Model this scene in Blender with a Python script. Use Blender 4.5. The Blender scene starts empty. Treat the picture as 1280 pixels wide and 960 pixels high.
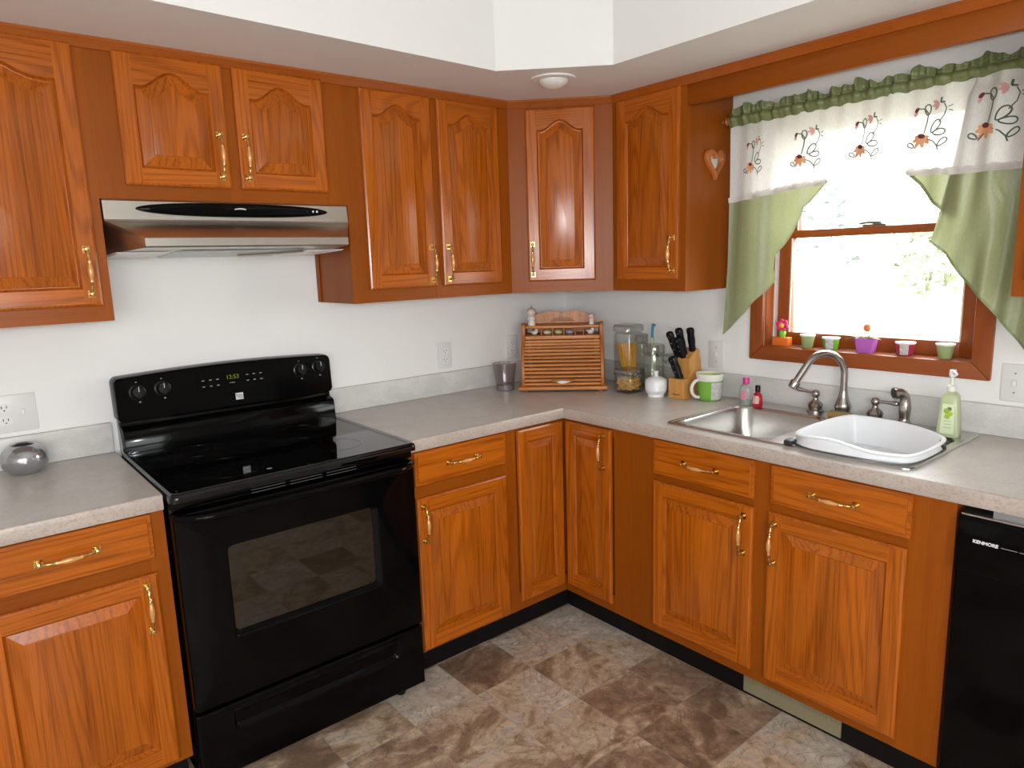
import bpy, bmesh, math, random
from mathutils import Vector, Matrix
random.seed(7)
PI = math.pi
SC = bpy.context.scene
COL = SC.collection

# ------------------------------------------------------------------ camera, world, lights, exposure
cam_d = bpy.data.cameras.new('camera'); cam = bpy.data.objects.new('camera', cam_d); COL.objects.link(cam)
CAM = Vector((-2.5257, -2.6125, 1.4973))
YAW, PITCH, ROLL = 0.68902, -0.17416, -0.03157
_f = Vector((math.sin(YAW)*math.cos(PITCH), math.cos(YAW)*math.cos(PITCH), math.sin(PITCH)))
_r = Vector((math.cos(YAW), -math.sin(YAW), 0)); _u = _r.cross(_f)
_r2 = math.cos(ROLL)*_r + math.sin(ROLL)*_u; _u2 = -math.sin(ROLL)*_r + math.cos(ROLL)*_u
M = Matrix((( _r2.x, _u2.x, -_f.x, CAM.x), (_r2.y, _u2.y, -_f.y, CAM.y), (_r2.z, _u2.z, -_f.z, CAM.z), (0, 0, 0, 1)))
cam.matrix_world = M
cam_d.sensor_width = 36.0; cam_d.sensor_fit = 'HORIZONTAL'; cam_d.lens = 870.78/1280*36; cam_d.clip_start = 0.02
SC.camera = cam
SKY = 12.5
FLASH_W = 13.0
FILL_W = .5
w = bpy.data.worlds.new('world'); SC.world = w; w.use_nodes = True
w.node_tree.nodes['Background'].inputs[0].default_value = (.97, 1.0, 1.0, 1)
w.node_tree.nodes['Background'].inputs[1].default_value = SKY
def lamp(name, kind, loc, power, color=(1, 1, 1), size=.1, target=None):
    d = bpy.data.lights.new(name, kind); d.energy = power; d.color = color
    if kind == 'AREA': d.shape = 'DISK'; d.size = size
    else: d.shadow_soft_size = size
    o = bpy.data.objects.new(name, d); COL.objects.link(o); o.location = loc
    if target is not None: o.rotation_euler = (Vector(target)-Vector(loc)).to_track_quat('-Z', 'Y').to_euler()
    return o
lamp('camera_flash', 'AREA', CAM + _u2*0.05 - _r2*0.035 + _f*0.03, FLASH_W, (.96, 1, 1.05), .05, CAM + _f*3 + _u2*0.35 + _r2*1.0)
def portal(name, loc, sx, sy, target):
    d = bpy.data.lights.new(name, 'AREA'); d.shape = 'RECTANGLE'; d.size = sx; d.size_y = sy; d.cycles.is_portal = True
    o = bpy.data.objects.new(name, d); COL.objects.link(o); o.location = loc; o.rotation_euler = (Vector(target)-Vector(loc)).to_track_quat('-Z', 'Y').to_euler()
portal('window_daylight', (.17, -1.4935, 1.561), .74, .86, (-1, -1.4935, 1.561))
portal('left_daylight', (-4.41, -3.85, 1.55), .95, 1.15, (-3, -3.85, 1.55))
portal('front_daylight', (-3.2, -4.51, 1.55), 2.05, 1.15, (-3.2, -3, 1.55))
SC.cycles.transparent_max_bounces = 32
SC.view_settings.view_transform = 'Standard'; SC.view_settings.look = 'None'
SC.view_settings.exposure = 0.0; SC.view_settings.gamma = 1.0; SC.view_settings.use_curve_mapping = False

# ------------------------------------------------------------------ helpers
def tag(o, label=None, cat=None, group=None, kind=None):
    if label: o['label'] = label
    if cat: o['category'] = cat
    if group: o['group'] = group
    if kind: o['kind'] = kind
    return o
def thing(name, label, cat, loc=(0, 0, 0), rz=0, group=None):
    o = bpy.data.objects.new(name, None); COL.objects.link(o); o.empty_display_size = .05
    o.location = loc; o.rotation_euler = (0, 0, rz)
    return tag(o, label, cat, group)

class MB:
    """collects faces for ONE mesh object"""
    def __init__(s): s.v = []; s.f = []; s.m = []
    def add(s, verts, faces, m=0):
        n = len(s.v); s.v += [tuple(q) for q in verts]
        for f in faces: s.f.append(tuple(n+i for i in f)); s.m.append(m)
        return s
    def box(s, x0, x1, y0, y1, z0, z1, m=0):
        if x0 > x1: x0, x1 = x1, x0
        if y0 > y1: y0, y1 = y1, y0
        if z0 > z1: z0, z1 = z1, z0
        return s.add([(x0,y0,z0),(x1,y0,z0),(x1,y1,z0),(x0,y1,z0),(x0,y0,z1),(x1,y0,z1),(x1,y1,z1),(x0,y1,z1)],
                     [(0,3,2,1),(4,5,6,7),(0,1,5,4),(1,2,6,5),(2,3,7,6),(3,0,4,7)], m)
    def lathe(s, prof, c=(0,0,0), seg=32, m=0, axis='z', cap=True, sc=(1,1)):
        vs = []; fs = []
        n = len(prof)
        for j in range(seg):
            a = 2*PI*j/seg
            for r, h in prof:
                x, y = r*math.cos(a)*sc[0], r*math.sin(a)*sc[1]
                p = (x, y, h) if axis == 'z' else ((h, x, y) if axis == 'x' else (y, h, x))
                vs.append((c[0]+p[0], c[1]+p[1], c[2]+p[2]))
        for j in range(seg):
            k = (j+1) % seg
            for i in range(n-1): fs.append((j*n+i, k*n+i, k*n+i+1, j*n+i+1))
        if cap:
            if prof[0][0] > 1e-5: fs.append(tuple((seg-1-j)*n for j in range(seg)))
            if prof[-1][0] > 1e-5: fs.append(tuple(j*n+n-1 for j in range(seg)))
        return s.add(vs, fs, m)
    def tube(s, path, rad, seg=12, m=0, cap=True, flat=1.0):
        P = [Vector(p) for p in path]; n = len(P)
        R = rad if isinstance(rad, (list, tuple)) else [rad]*n
        vs = []; fs = []; up = None
        for i in range(n):
            t = (P[min(i+1, n-1)]-P[max(i-1, 0)]).normalized()
            if up is None:
                a = Vector((0, 0, 1)) if abs(t.z) < .9 else Vector((1, 0, 0))
                up = (a - t*a.dot(t)).normalized()
            else: up = (up - t*up.dot(t)).normalized()
            side = t.cross(up)
            for j in range(seg):
                a = 2*PI*j/seg
                vs.append(P[i] + side*(math.cos(a)*R[i]) + up*(math.sin(a)*R[i]*flat))
        for i in range(n-1):
            for j in range(seg):
                k = (j+1) % seg
                fs.append((i*seg+j, i*seg+k, (i+1)*seg+k, (i+1)*seg+j))
        if cap: fs.append(tuple(reversed(range(seg)))); fs.append(tuple((n-1)*seg+j for j in range(seg)))
        return s.add(vs, fs, m)
    def prism(s, poly, a0, a1, axis='y', m=0):
        """poly: 2D points, extruded along axis (y: (x,z); x: (y,z); z: (x,y))"""
        n = len(poly)
        def P(p, a): return (p[0], a, p[1]) if axis == 'y' else ((a, p[0], p[1]) if axis == 'x' else (p[0], p[1], a))
        vs = [P(p, a0) for p in poly] + [P(p, a1) for p in poly]
        fs = [tuple(range(n)), tuple(reversed(range(n, 2*n)))] + [(i, n+i, n+(i+1) % n, (i+1) % n) for i in range(n)]
        return s.add(vs, fs, m)
    def grid(s, fn, nu, nv, m=0, wrap=False):
        vs = [fn(i/nu, j/nv) for i in range(nu+1) for j in range(nv+1)]
        fs = [(i*(nv+1)+j, (i+1)*(nv+1)+j, (i+1)*(nv+1)+j+1, i*(nv+1)+j+1) for i in range(nu) for j in range(nv)]
        return s.add(vs, fs, m)
    def rings(s, rings, m=0, cap0=True, cap1=True):
        n = len(rings[0]); vs = [p for r in rings for p in r]; fs = []
        for i in range(len(rings)-1):
            for j in range(n):
                k = (j+1) % n
                fs.append((i*n+j, i*n+k, (i+1)*n+k, (i+1)*n+j))
        if cap0: fs.append(tuple(reversed(range(n))))
        if cap1: fs.append(tuple((len(rings)-1)*n+j for j in range(n)))
        return s.add(vs, fs, m)
    def build(s, name, mats, parent=None, bevel=0, seg=2, smooth=35, world=False, fix=True, weld=False):
        me = bpy.data.meshes.new(name)
        off = Vector((0, 0, 0))
        inv = None
        if world and parent is not None:
            bpy_m = Matrix.Translation(parent.location) @ parent.rotation_euler.to_matrix().to_4x4()
            inv = bpy_m.inverted()
        vs = [tuple(inv @ Vector(q)) for q in s.v] if inv else s.v
        me.from_pydata(vs, [], s.f)
        for p, mi in zip(me.polygons, s.m): p.material_index = mi
        for mt in (mats if isinstance(mats, (list, tuple)) else [mats]): me.materials.append(mt)
        bm = bmesh.new(); bm.from_mesh(me)
        if weld: bmesh.ops.remove_doubles(bm, verts=bm.verts, dist=1e-5)
        if fix: bmesh.ops.recalc_face_normals(bm, faces=bm.faces)
        if bevel:
            es = [e for e in bm.edges if len(e.link_faces) == 2 and e.calc_face_angle(0) > .7]
            bmesh.ops.bevel(bm, geom=es, offset=bevel, segments=seg, affect='EDGES', profile=.5, clamp_overlap=True)
        bm.to_mesh(me); bm.free()
        if smooth:
            me.polygons.foreach_set('use_smooth', [True]*len(me.polygons))
            if bevel:
                for p in me.polygons:
                    if p.area > .003: p.use_smooth = False
            me.set_sharp_from_angle(angle=math.radians(smooth))
        o = bpy.data.objects.new(name, me); COL.objects.link(o)
        if parent is not None: o.parent = parent
        return o
def rrect(x0, x1, y0, y1, r, n=6):
    """rounded rectangle outline, counter clockwise"""
    pts = []
    for cx, cy, a0 in ((x1-r, y1-r, 0), (x0+r, y1-r, 90), (x0+r, y0+r, 180), (x1-r, y0+r, 270)):
        for i in range(n+1):
            a = math.radians(a0+90*i/n); pts.append((cx+r*math.cos(a), cy+r*math.sin(a)))
    return pts
def smooth01(t): t = max(0, min(1, t)); return t*t*(3-2*t)
def lerp(a, b, t): return a+(b-a)*t
def interp(pts, x):
    if x <= pts[0][0]: return pts[0][1]
    for (a, b), (c, d) in zip(pts, pts[1:]):
        if x <= c: return b+(d-b)*(x-a)/(c-a)
    return pts[-1][1]
def text_obj(body, size, name, mat, parent, loc, rot, depth=.0006, bold=0):
    cu = bpy.data.curves.new(name, 'FONT'); cu.body = body; cu.size = size; cu.extrude = depth; cu.offset = bold
    cu.align_x = 'CENTER'; cu.align_y = 'CENTER'
    t = bpy.data.objects.new(name+'_tmp', cu); COL.objects.link(t)
    dg = bpy.context.evaluated_depsgraph_get()
    me = bpy.data.meshes.new_from_object(t.evaluated_get(dg)); bpy.data.objects.remove(t)
    me.materials.clear(); me.materials.append(mat)
    o = bpy.data.objects.new(name, me); COL.objects.link(o); o.parent = parent; o.location = loc; o.rotation_euler = rot
    return o

# ------------------------------------------------------------------ materials
def new_mat(name):
    m = bpy.data.materials.new(name); m.use_nodes = True
    nt = m.node_tree; b = nt.nodes['Principled BSDF']
    return m, nt, b
def N(nt, t, **kw):
    n = nt.nodes.new(t)
    for k, v in kw.items(): setattr(n, k, v)
    return n
def plain(name, col, rough=.5, metal=0, spec=.5, noise=0, nscale=40, coat=0, trans=0, ior=1.45, emit=None, estr=0, bump=0):
    m, nt, b = new_mat(name)
    b.inputs['Base Color'].default_value = (*col, 1); b.inputs['Roughness'].default_value = rough
    b.inputs['Metallic'].default_value = metal; b.inputs['Specular IOR Level'].default_value = spec
    b.inputs['Coat Weight'].default_value = coat; b.inputs['Transmission Weight'].default_value = trans; b.inputs['IOR'].default_value = ior
    if emit: b.inputs['Emission Color'].default_value = (*emit, 1); b.inputs['Emission Strength'].default_value = estr
    tc = N(nt, 'ShaderNodeTexCoord'); no = N(nt, 'ShaderNodeTexNoise')
    no.inputs['Scale'].default_value = nscale; no.inputs['Detail'].default_value = 3
    nt.links.new(tc.outputs['Object'], no.inputs['Vector'])
    mx = N(nt, 'ShaderNodeMixRGB'); mx.blend_type = 'MULTIPLY'; mx.inputs[0].default_value = 1
    rp = N(nt, 'ShaderNodeMapRange'); rp.inputs['To Min'].default_value = 1-noise; rp.inputs['To Max'].default_value = 1+noise
    nt.links.new(no.outputs['Fac'], rp.inputs['Value'])
    mx.inputs[1].default_value = (*col, 1); nt.links.new(rp.outputs[0], mx.inputs[2]); nt.links.new(mx.outputs[0], b.inputs['Base Color'])
    if bump:
        bp = N(nt, 'ShaderNodeBump'); bp.inputs['Strength'].default_value = bump; bp.inputs['Distance'].default_value = .002
        nt.links.new(no.outputs['Fac'], bp.inputs['Height']); nt.links.new(bp.outputs[0], b.inputs['Normal'])
    return m
def wood(name, light, dark, axis='z', rough=.22, rings=27, ring_amt=.34, pore=.42, scale=5.2, stretch=.07, strips=0, spec=.42, coat=.0):
    m, nt, b = new_mat(name); L = nt.links.new
    tc = N(nt, 'ShaderNodeTexCoord'); geo = N(nt, 'ShaderNodeNewGeometry'); oi = N(nt, 'ShaderNodeObjectInfo')
    mp = N(nt, 'ShaderNodeMapping')
    if axis == 'x': mp.inputs['Rotation'].default_value = (0, PI/2, 0)
    if axis == 'y': mp.inputs['Rotation'].default_value = (PI/2, 0, 0)
    L(tc.outputs['Object'], mp.inputs['Vector'])
    rs = N(nt, 'ShaderNodeMath', operation='ADD'); L(geo.outputs['Random Per Island'], rs.inputs[0]); L(oi.outputs['Random'], rs.inputs[1])
    if strips:
        sx = N(nt, 'ShaderNodeSeparateXYZ'); L(tc.outputs['Object'], sx.inputs[0])
        dv = N(nt, 'ShaderNodeMath', operation='DIVIDE'); dv.inputs[1].default_value = strips; L(sx.outputs[0], dv.inputs[0])
        fl = N(nt, 'ShaderNodeMath', operation='FLOOR'); L(dv.outputs[0], fl.inputs[0])
        wn = N(nt, 'ShaderNodeTexWhiteNoise'); wn.noise_dimensions = '1D'; L(fl.outputs[0], wn.inputs['W'])
        rs2 = N(nt, 'ShaderNodeMath', operation='ADD'); L(rs.outputs[0], rs2.inputs[0]); L(wn.outputs['Value'], rs2.inputs[1]); rs = rs2
    off = N(nt, 'ShaderNodeVectorMath', operation='SCALE'); off.inputs[0].default_value = (37, 91, 53); L(rs.outputs[0], off.inputs['Scale'])
    ad = N(nt, 'ShaderNodeVectorMath', operation='ADD'); L(mp.outputs[0], ad.inputs[0]); L(off.outputs[0], ad.inputs[1])
    q = N(nt, 'ShaderNodeVectorMath', operation='MULTIPLY'); L(ad.outputs[0], q.inputs[0]); q.inputs[1].default_value = (1, 1, stretch)
    n1 = N(nt, 'ShaderNodeTexNoise'); n1.inputs['Scale'].default_value = scale; n1.inputs['Detail'].default_value = 1.5; n1.inputs['Roughness'].default_value = .4
    n1.inputs['Distortion'].default_value = .25; L(q.outputs[0], n1.inputs['Vector'])
    mu = N(nt, 'ShaderNodeMath', operation='MULTIPLY'); mu.inputs[1].default_value = rings*2*PI; L(n1.outputs['Fac'], mu.inputs[0])
    si = N(nt, 'ShaderNodeMath', operation='SINE'); L(mu.outputs[0], si.inputs[0])
    rr = N(nt, 'ShaderNodeValToRGB'); rr.color_ramp.elements[0].position = .5; rr.color_ramp.elements[1].position = 1.0
    mr = N(nt, 'ShaderNodeMapRange'); mr.inputs['From Min'].default_value = -1; L(si.outputs[0], mr.inputs['Value']); L(mr.outputs[0], rr.inputs[0])
    p2 = N(nt, 'ShaderNodeVectorMath', operation='MULTIPLY'); L(ad.outputs[0], p2.inputs[0]); p2.inputs[1].default_value = (330, 330, 7)
    n2 = N(nt, 'ShaderNodeTexNoise'); n2.inputs['Scale'].default_value = 1; n2.inputs['Detail'].default_value = 2; L(p2.outputs[0], n2.inputs['Vector'])
    r2 = N(nt, 'ShaderNodeMapRange'); r2.inputs['From Min'].default_value = .42; r2.inputs['From Max'].default_value = .7; L(n2.outputs['Fac'], r2.inputs['Value'])
    n3 = N(nt, 'ShaderNodeTexNoise'); n3.inputs['Scale'].default_value = 9; n3.inputs['Detail'].default_value = 1; L(q.outputs[0], n3.inputs['Vector'])
    a = N(nt, 'ShaderNodeMath', operation='MULTIPLY'); a.inputs[1].default_value = ring_amt; L(rr.outputs[0], a.inputs[0])
    c = N(nt, 'ShaderNodeMath', operation='MULTIPLY_ADD'); c.inputs[1].default_value = pore; L(r2.outputs[0], c.inputs[0]); L(a.outputs[0], c.inputs[2])
    d = N(nt, 'ShaderNodeMath', operation='MULTIPLY_ADD'); d.inputs[1].default_value = .42; L(n3.outputs['Fac'], d.inputs[0]); L(c.outputs[0], d.inputs[2])
    e = N(nt, 'ShaderNodeMath', operation='SUBTRACT'); e.use_clamp = True; e.inputs[1].default_value = .22; L(d.outputs[0], e.inputs[0])
    mx = N(nt, 'ShaderNodeMixRGB'); mx.inputs[1].default_value = (*light, 1); mx.inputs[2].default_value = (*dark, 1); L(e.outputs[0], mx.inputs[0])
    hv = N(nt, 'ShaderNodeHueSaturation'); mv = N(nt, 'ShaderNodeMapRange'); mv.inputs['To Min'].default_value = .88; mv.inputs['To Max'].default_value = 1.1
    if strips:
        fc = N(nt, 'ShaderNodeMath', operation='FRACT'); L(rs.outputs[0], fc.inputs[0]); L(fc.outputs[0], mv.inputs['Value'])
    else: L(geo.outputs['Random Per Island'], mv.inputs['Value'])
    L(mv.outputs[0], hv.inputs['Value']); L(mx.outputs[0], hv.inputs['Color'])
    L(hv.outputs[0], b.inputs['Base Color'])
    b.inputs['Roughness'].default_value = rough; b.inputs['Specular IOR Level'].default_value = spec; b.inputs['Coat Weight'].default_value = coat
    bp = N(nt, 'ShaderNodeBump'); bp.inputs['Strength'].default_value = .25; bp.inputs['Distance'].default_value = .0006; bp.invert = True
    L(n2.outputs['Fac'], bp.inputs['Height']); L(bp.outputs[0], b.inputs['Normal'])
    return m
OAK_L, OAK_D = (.44, .109, .006), (.155, .028, .0012)
oak_v = wood('oak_vertical', OAK_L, OAK_D)
oak_p = wood('oak_panel', OAK_L, OAK_D, strips=.072)
oak_h = wood('oak_horizontal', OAK_L, OAK_D, axis='x')
ven_v = wood('veneer_vertical', (.275, .066, .003), (.19, .039, .0015), rings=5, ring_amt=.25, pore=.3, scale=7, stretch=.05, rough=.36, spec=.2)
ven_h = wood('veneer_horizontal', (.275, .066, .003), (.19, .039, .0015), axis='x', rings=5, ring_amt=.25, pore=.3, scale=7, stretch=.05, rough=.36, spec=.2)
ven_y = wood('veneer_along_wall', (.275, .066, .003), (.19, .039, .0015), axis='y', rings=5, ring_amt=.25, pore=.3, scale=7, stretch=.05, rough=.36, spec=.2)
win_v = wood('window_wood_upright', (.30, .070, .010), (.18, .034, .004), rings=5, ring_amt=.3, pore=.3, scale=8, stretch=.06, rough=.35)
win_h = wood('window_wood_level', (.30, .070, .010), (.18, .034, .004), axis='y', rings=5, ring_amt=.3, pore=.3, scale=8, stretch=.06, rough=.35)
box_h = wood('bread_box_oak', (.62, .25, .075), (.36, .11, .022), axis='x', rough=.4)
box_v = wood('bread_box_side', (.42, .14, .03), (.25, .07, .012), rough=.4)
block_w = wood('knife_block_beech', (.66, .33, .09), (.48, .2, .045), rings=6, ring_amt=.3, scale=9, stretch=.06)
M_wall = plain('wall_paint', (.83, .825, .81), .55, noise=.02, nscale=6)
M_ceil = plain('ceiling_paint', (.78, .775, .76), .6, noise=.02, nscale=6)
M_black = plain('black_enamel', (.0015, .0015, .0017), .10, spec=.15)
M_blackm = plain('black_plastic', (.005, .005, .0055), .32, spec=.3)
M_toe = plain('black_toe_kick', (.006, .0055, .0055), .5, spec=.2)
M_glass_blk = plain('black_ceramic_glass', (.002, .002, .002), .045, spec=.5)
M_oven_glass = plain('oven_window_glass', (.009, .006, .003), .03, spec=.55, ior=1.62)
M_brass = plain('polished_brass', (.70, .47, .17), .14, metal=1)
M_grip = plain('brass_grip', (.72, .36, .13), .25, metal=.35)
M_white = plain('white_plastic', (.78, .78, .77), .35)
M_outlet = plain('outlet_plastic', (.74, .73, .72), .35)
M_dark = plain('dark_slot', (.02, .02, .02), .6)
M_nickel = plain('brushed_nickel', (.42, .39, .37), .26, metal=1)
M_ss = plain('stainless_steel', (.54, .52, .46), .32, metal=1, noise=.06, nscale=5)
M_sink = plain('sink_steel', (.55, .54, .52), .27, metal=1, noise=.05, nscale=7)
M_chrome = plain('silver_tumbler_steel', (.66, .64, .64), .14, metal=1)
M_mark = plain('white_print', (.75, .75, .75), .4)
M_dimmark = plain('grey_print', (.28, .28, .28), .4)
M_clock = plain('green_clock_digits', (.02, .03, .0), .4, emit=(.32, .42, .02), estr=.32)
M_rubber = plain('dark_rubber', (.03, .03, .032), .5)
M_dish = plain('white_dish_plastic', (.80, .82, .84), .3)
def laminate(name, base, spots, amt, rough):
    m, nt, b = new_mat(name); L = nt.links.new
    tc = N(nt, 'ShaderNodeTexCoord')
    n1 = N(nt, 'ShaderNodeTexNoise'); n1.inputs['Scale'].default_value = 9; n1.inputs['Detail'].default_value = 5; n1.inputs['Distortion'].default_value = .8
    n2 = N(nt, 'ShaderNodeTexNoise'); n2.inputs['Scale'].default_value = 120; n2.inputs['Detail'].default_value = 3
    st = N(nt, 'ShaderNodeMapping'); st.inputs['Scale'].default_value = (1, 1, 1.6)
    L(tc.outputs['Object'], st.inputs[0]); L(st.outputs[0], n1.inputs['Vector']); L(st.outputs[0], n2.inputs['Vector'])
    r1 = N(nt, 'ShaderNodeValToRGB'); r1.color_ramp.elements[0].position = .35; r1.color_ramp.elements[1].position = .68
    r1.color_ramp.elements[0].color = (*[c*.93 for c in base], 1); r1.color_ramp.elements[1].color = (*[min(1, c*1.07) for c in base], 1)
    L(n1.outputs['Fac'], r1.inputs[0])
    r2 = N(nt, 'ShaderNodeMapRange'); r2.inputs['From Min'].default_value = .48; r2.inputs['From Max'].default_value = .66; r2.inputs['To Max'].default_value = amt
    L(n2.outputs['Fac'], r2.inputs['Value'])
    mx = N(nt, 'ShaderNodeMixRGB'); L(r2.outputs[0], mx.inputs[0]); L(r1.outputs[0], mx.inputs[1]); mx.inputs[2].default_value = (*spots, 1)
    L(mx.outputs[0], b.inputs['Base Color']); b.inputs['Roughness'].default_value = rough
    return m
M_counter = laminate('grey_laminate', (.53, .495, .455), (.40, .34, .30), .35, .3)
M_edge = laminate('speckled_laminate_edge', (.46, .395, .35), (.36, .25, .19), .6, .35)
M_splash = laminate('pale_laminate', (.62, .61, .59), (.50, .48, .45), .3, .35)
def floor_mat():
    m, nt, b = new_mat('stone_look_vinyl'); L = nt.links.new
    tc = N(nt, 'ShaderNodeTexCoord'); T = .252
    mp = N(nt, 'ShaderNodeMapping'); mp.vector_type = 'POINT'
    mp.inputs['Location'].default_value = (.478/T+20, .797/T+20, 0); mp.inputs['Scale'].default_value = (1/T, 1/T, 1)
    L(tc.outputs['Object'], mp.inputs[0])
    fl = N(nt, 'ShaderNodeVectorMath', operation='FLOOR'); L(mp.outputs[0], fl.inputs[0])
    fr = N(nt, 'ShaderNodeVectorMath', operation='FRACTION'); L(mp.outputs[0], fr.inputs[0])
    wn = N(nt, 'ShaderNodeTexWhiteNoise'); wn.noise_dimensions = '3D'; L(fl.outputs[0], wn.inputs['Vector'])
    # each tile shifts the stone pattern
    sc = N(nt, 'ShaderNodeVectorMath', operation='SCALE'); sc.inputs['Scale'].default_value = 17; L(wn.outputs['Color'], sc.inputs[0])
    ad = N(nt, 'ShaderNodeVectorMath', operation='ADD'); L(tc.outputs['Object'], ad.inputs[0]); L(sc.outputs[0], ad.inputs[1])
    n1 = N(nt, 'ShaderNodeTexNoise'); n1.inputs['Scale'].default_value = 3.6; n1.inputs['Detail'].default_value = 9; n1.inputs['Roughness'].default_value = .6; n1.inputs['Distortion'].default_value = 1.7
    n2 = N(nt, 'ShaderNodeTexNoise'); n2.inputs['Scale'].default_value = 34; n2.inputs['Detail'].default_value = 5; n2.inputs['Distortion'].default_value = .6
    n3 = N(nt, 'ShaderNodeTexNoise'); n3.inputs['Scale'].default_value = 9; n3.inputs['Detail'].default_value = 6; n3.inputs['Distortion'].default_value = 2.2
    for n in (n1, n2, n3): L(ad.outputs[0], n.inputs['Vector'])
    r = N(nt, 'ShaderNodeValToRGB'); e = r.color_ramp.elements
    e[0].position = .28; e[0].color = (.20, .125, .080, 1); e[1].position = .74; e[1].color = (.64, .56, .46, 1)
    for p, c in ((.40, (.35, .235, .155)), (.50, (.56, .43, .30)), (.61, (.50, .42, .345))):
        k = e.new(p); k.color = (*c, 1)
    sh = N(nt, 'ShaderNodeMath', operation='MULTIPLY_ADD'); sh.inputs[1].default_value = .36; L(wn.outputs['Value'], sh.inputs[0])
    s0 = N(nt, 'ShaderNodeMath', operation='SUBTRACT'); s0.inputs[1].default_value = .18; L(n1.outputs['Fac'], s0.inputs[0]); L(s0.outputs[0], sh.inputs[2])
    L(sh.outputs[0], r.inputs[0])
    mv = N(nt, 'ShaderNodeMapRange'); mv.inputs['From Min'].default_value = .35; mv.inputs['From Max'].default_value = .68; mv.inputs['To Min'].default_value = .80; mv.inputs['To Max'].default_value = 1.18
    L(n2.outputs['Fac'], mv.inputs['Value'])
    mul = N(nt, 'ShaderNodeMixRGB'); mul.blend_type = 'MULTIPLY'; mul.inputs[0].default_value = 1; L(r.outputs[0], mul.inputs[1]); L(mv.outputs[0], mul.inputs[2])
    # dark veins
    ab = N(nt, 'ShaderNodeMath', operation='SUBTRACT'); ab.inputs[1].default_value = .5; L(n3.outputs['Fac'], ab.inputs[0])
    a2 = N(nt, 'ShaderNodeMath', operation='ABSOLUTE'); L(ab.outputs[0], a2.inputs[0])
    vr = N(nt, 'ShaderNodeMapRange'); vr.inputs['From Min'].default_value = 0; vr.inputs['From Max'].default_value = .02; vr.inputs['To Min'].default_value = .55; vr.inputs['To Max'].default_value = 0
    L(a2.outputs[0], vr.inputs['Value'])
    mx = N(nt, 'ShaderNodeMixRGB'); L(vr.outputs[0], mx.inputs[0]); L(mul.outputs[0], mx.inputs[1]); mx.inputs[2].default_value = (.10, .07, .055, 1)
    # joint lines
    sp = N(nt, 'ShaderNodeSeparateXYZ'); L(fr.outputs[0], sp.inputs[0])
    def edge(o):
        s = N(nt, 'ShaderNodeMath', operation='SUBTRACT'); s.inputs[1].default_value = .5; L(o, s.inputs[0])
        a = N(nt, 'ShaderNodeMath', operation='ABSOLUTE'); L(s.outputs[0], a.inputs[0]); return a.outputs[0]
    mxx = N(nt, 'ShaderNodeMath', operation='MAXIMUM'); L(edge(sp.outputs[0]), mxx.inputs[0]); L(edge(sp.outputs[1]), mxx.inputs[1])
    gr = N(nt, 'ShaderNodeMapRange'); gr.inputs['From Min'].default_value = .488; gr.inputs['From Max'].default_value = .496; gr.inputs['To Max'].default_value = .45; L(mxx.outputs[0], gr.inputs['Value'])
    m2 = N(nt, 'ShaderNodeMixRGB'); L(gr.outputs[0], m2.inputs[0]); L(mx.outputs[0], m2.inputs[1]); m2.inputs[2].default_value = (.36, .31, .27, 1)
    L(m2.outputs[0], b.inputs['Base Color']); b.inputs['Roughness'].default_value = .42
    bp = N(nt, 'ShaderNodeBump'); bp.inputs['Strength'].default_value = .15; bp.inputs['Distance'].default_value = .002; L(n2.outputs['Fac'], bp.inputs['Height']); L(bp.outputs[0], b.inputs['Normal'])
    return m
M_floor = floor_mat()
def clear_glass(name, tint=(1, 1, 1), rough=.0, ior=1.45, amount=.9):
    """thin clear pane: see-through plus a mirror coat by Fresnel"""
    m = bpy.data.materials.new(name); m.use_nodes = True; nt = m.node_tree; nt.nodes.clear(); L = nt.links.new
    t = N(nt, 'ShaderNodeBsdfTransparent'); t.inputs[0].default_value = (*tint, 1)
    g = N(nt, 'ShaderNodeBsdfGlossy'); g.inputs['Roughness'].default_value = rough+.02
    lw = N(nt, 'ShaderNodeLayerWeight'); lw.inputs['Blend'].default_value = .5
    fp = N(nt, 'ShaderNodeMath', operation='POWER'); fp.inputs[1].default_value = 4; L(lw.outputs['Facing'], fp.inputs[0])
    fr = N(nt, 'ShaderNodeMath', operation='MULTIPLY_ADD'); fr.inputs[1].default_value = .7; fr.inputs[2].default_value = ((ior-1)/(ior+1))**2; L(fp.outputs[0], fr.inputs[0])
    mx = N(nt, 'ShaderNodeMixShader'); o = N(nt, 'ShaderNodeOutputMaterial')
    L(fr.outputs[0], mx.inputs[0]); L(t.outputs[0], mx.inputs[1]); L(g.outputs[0], mx.inputs[2]); L(mx.outputs[0], o.inputs[0])
    return m
M_pane = clear_glass('window_pane_glass', ior=1.25)
M_jar = clear_glass('canister_glass', (.965, .975, .97), ior=1.8)
M_jarlid = clear_glass('canister_lid_glass', (.80, .83, .81), ior=2.2)
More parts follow.
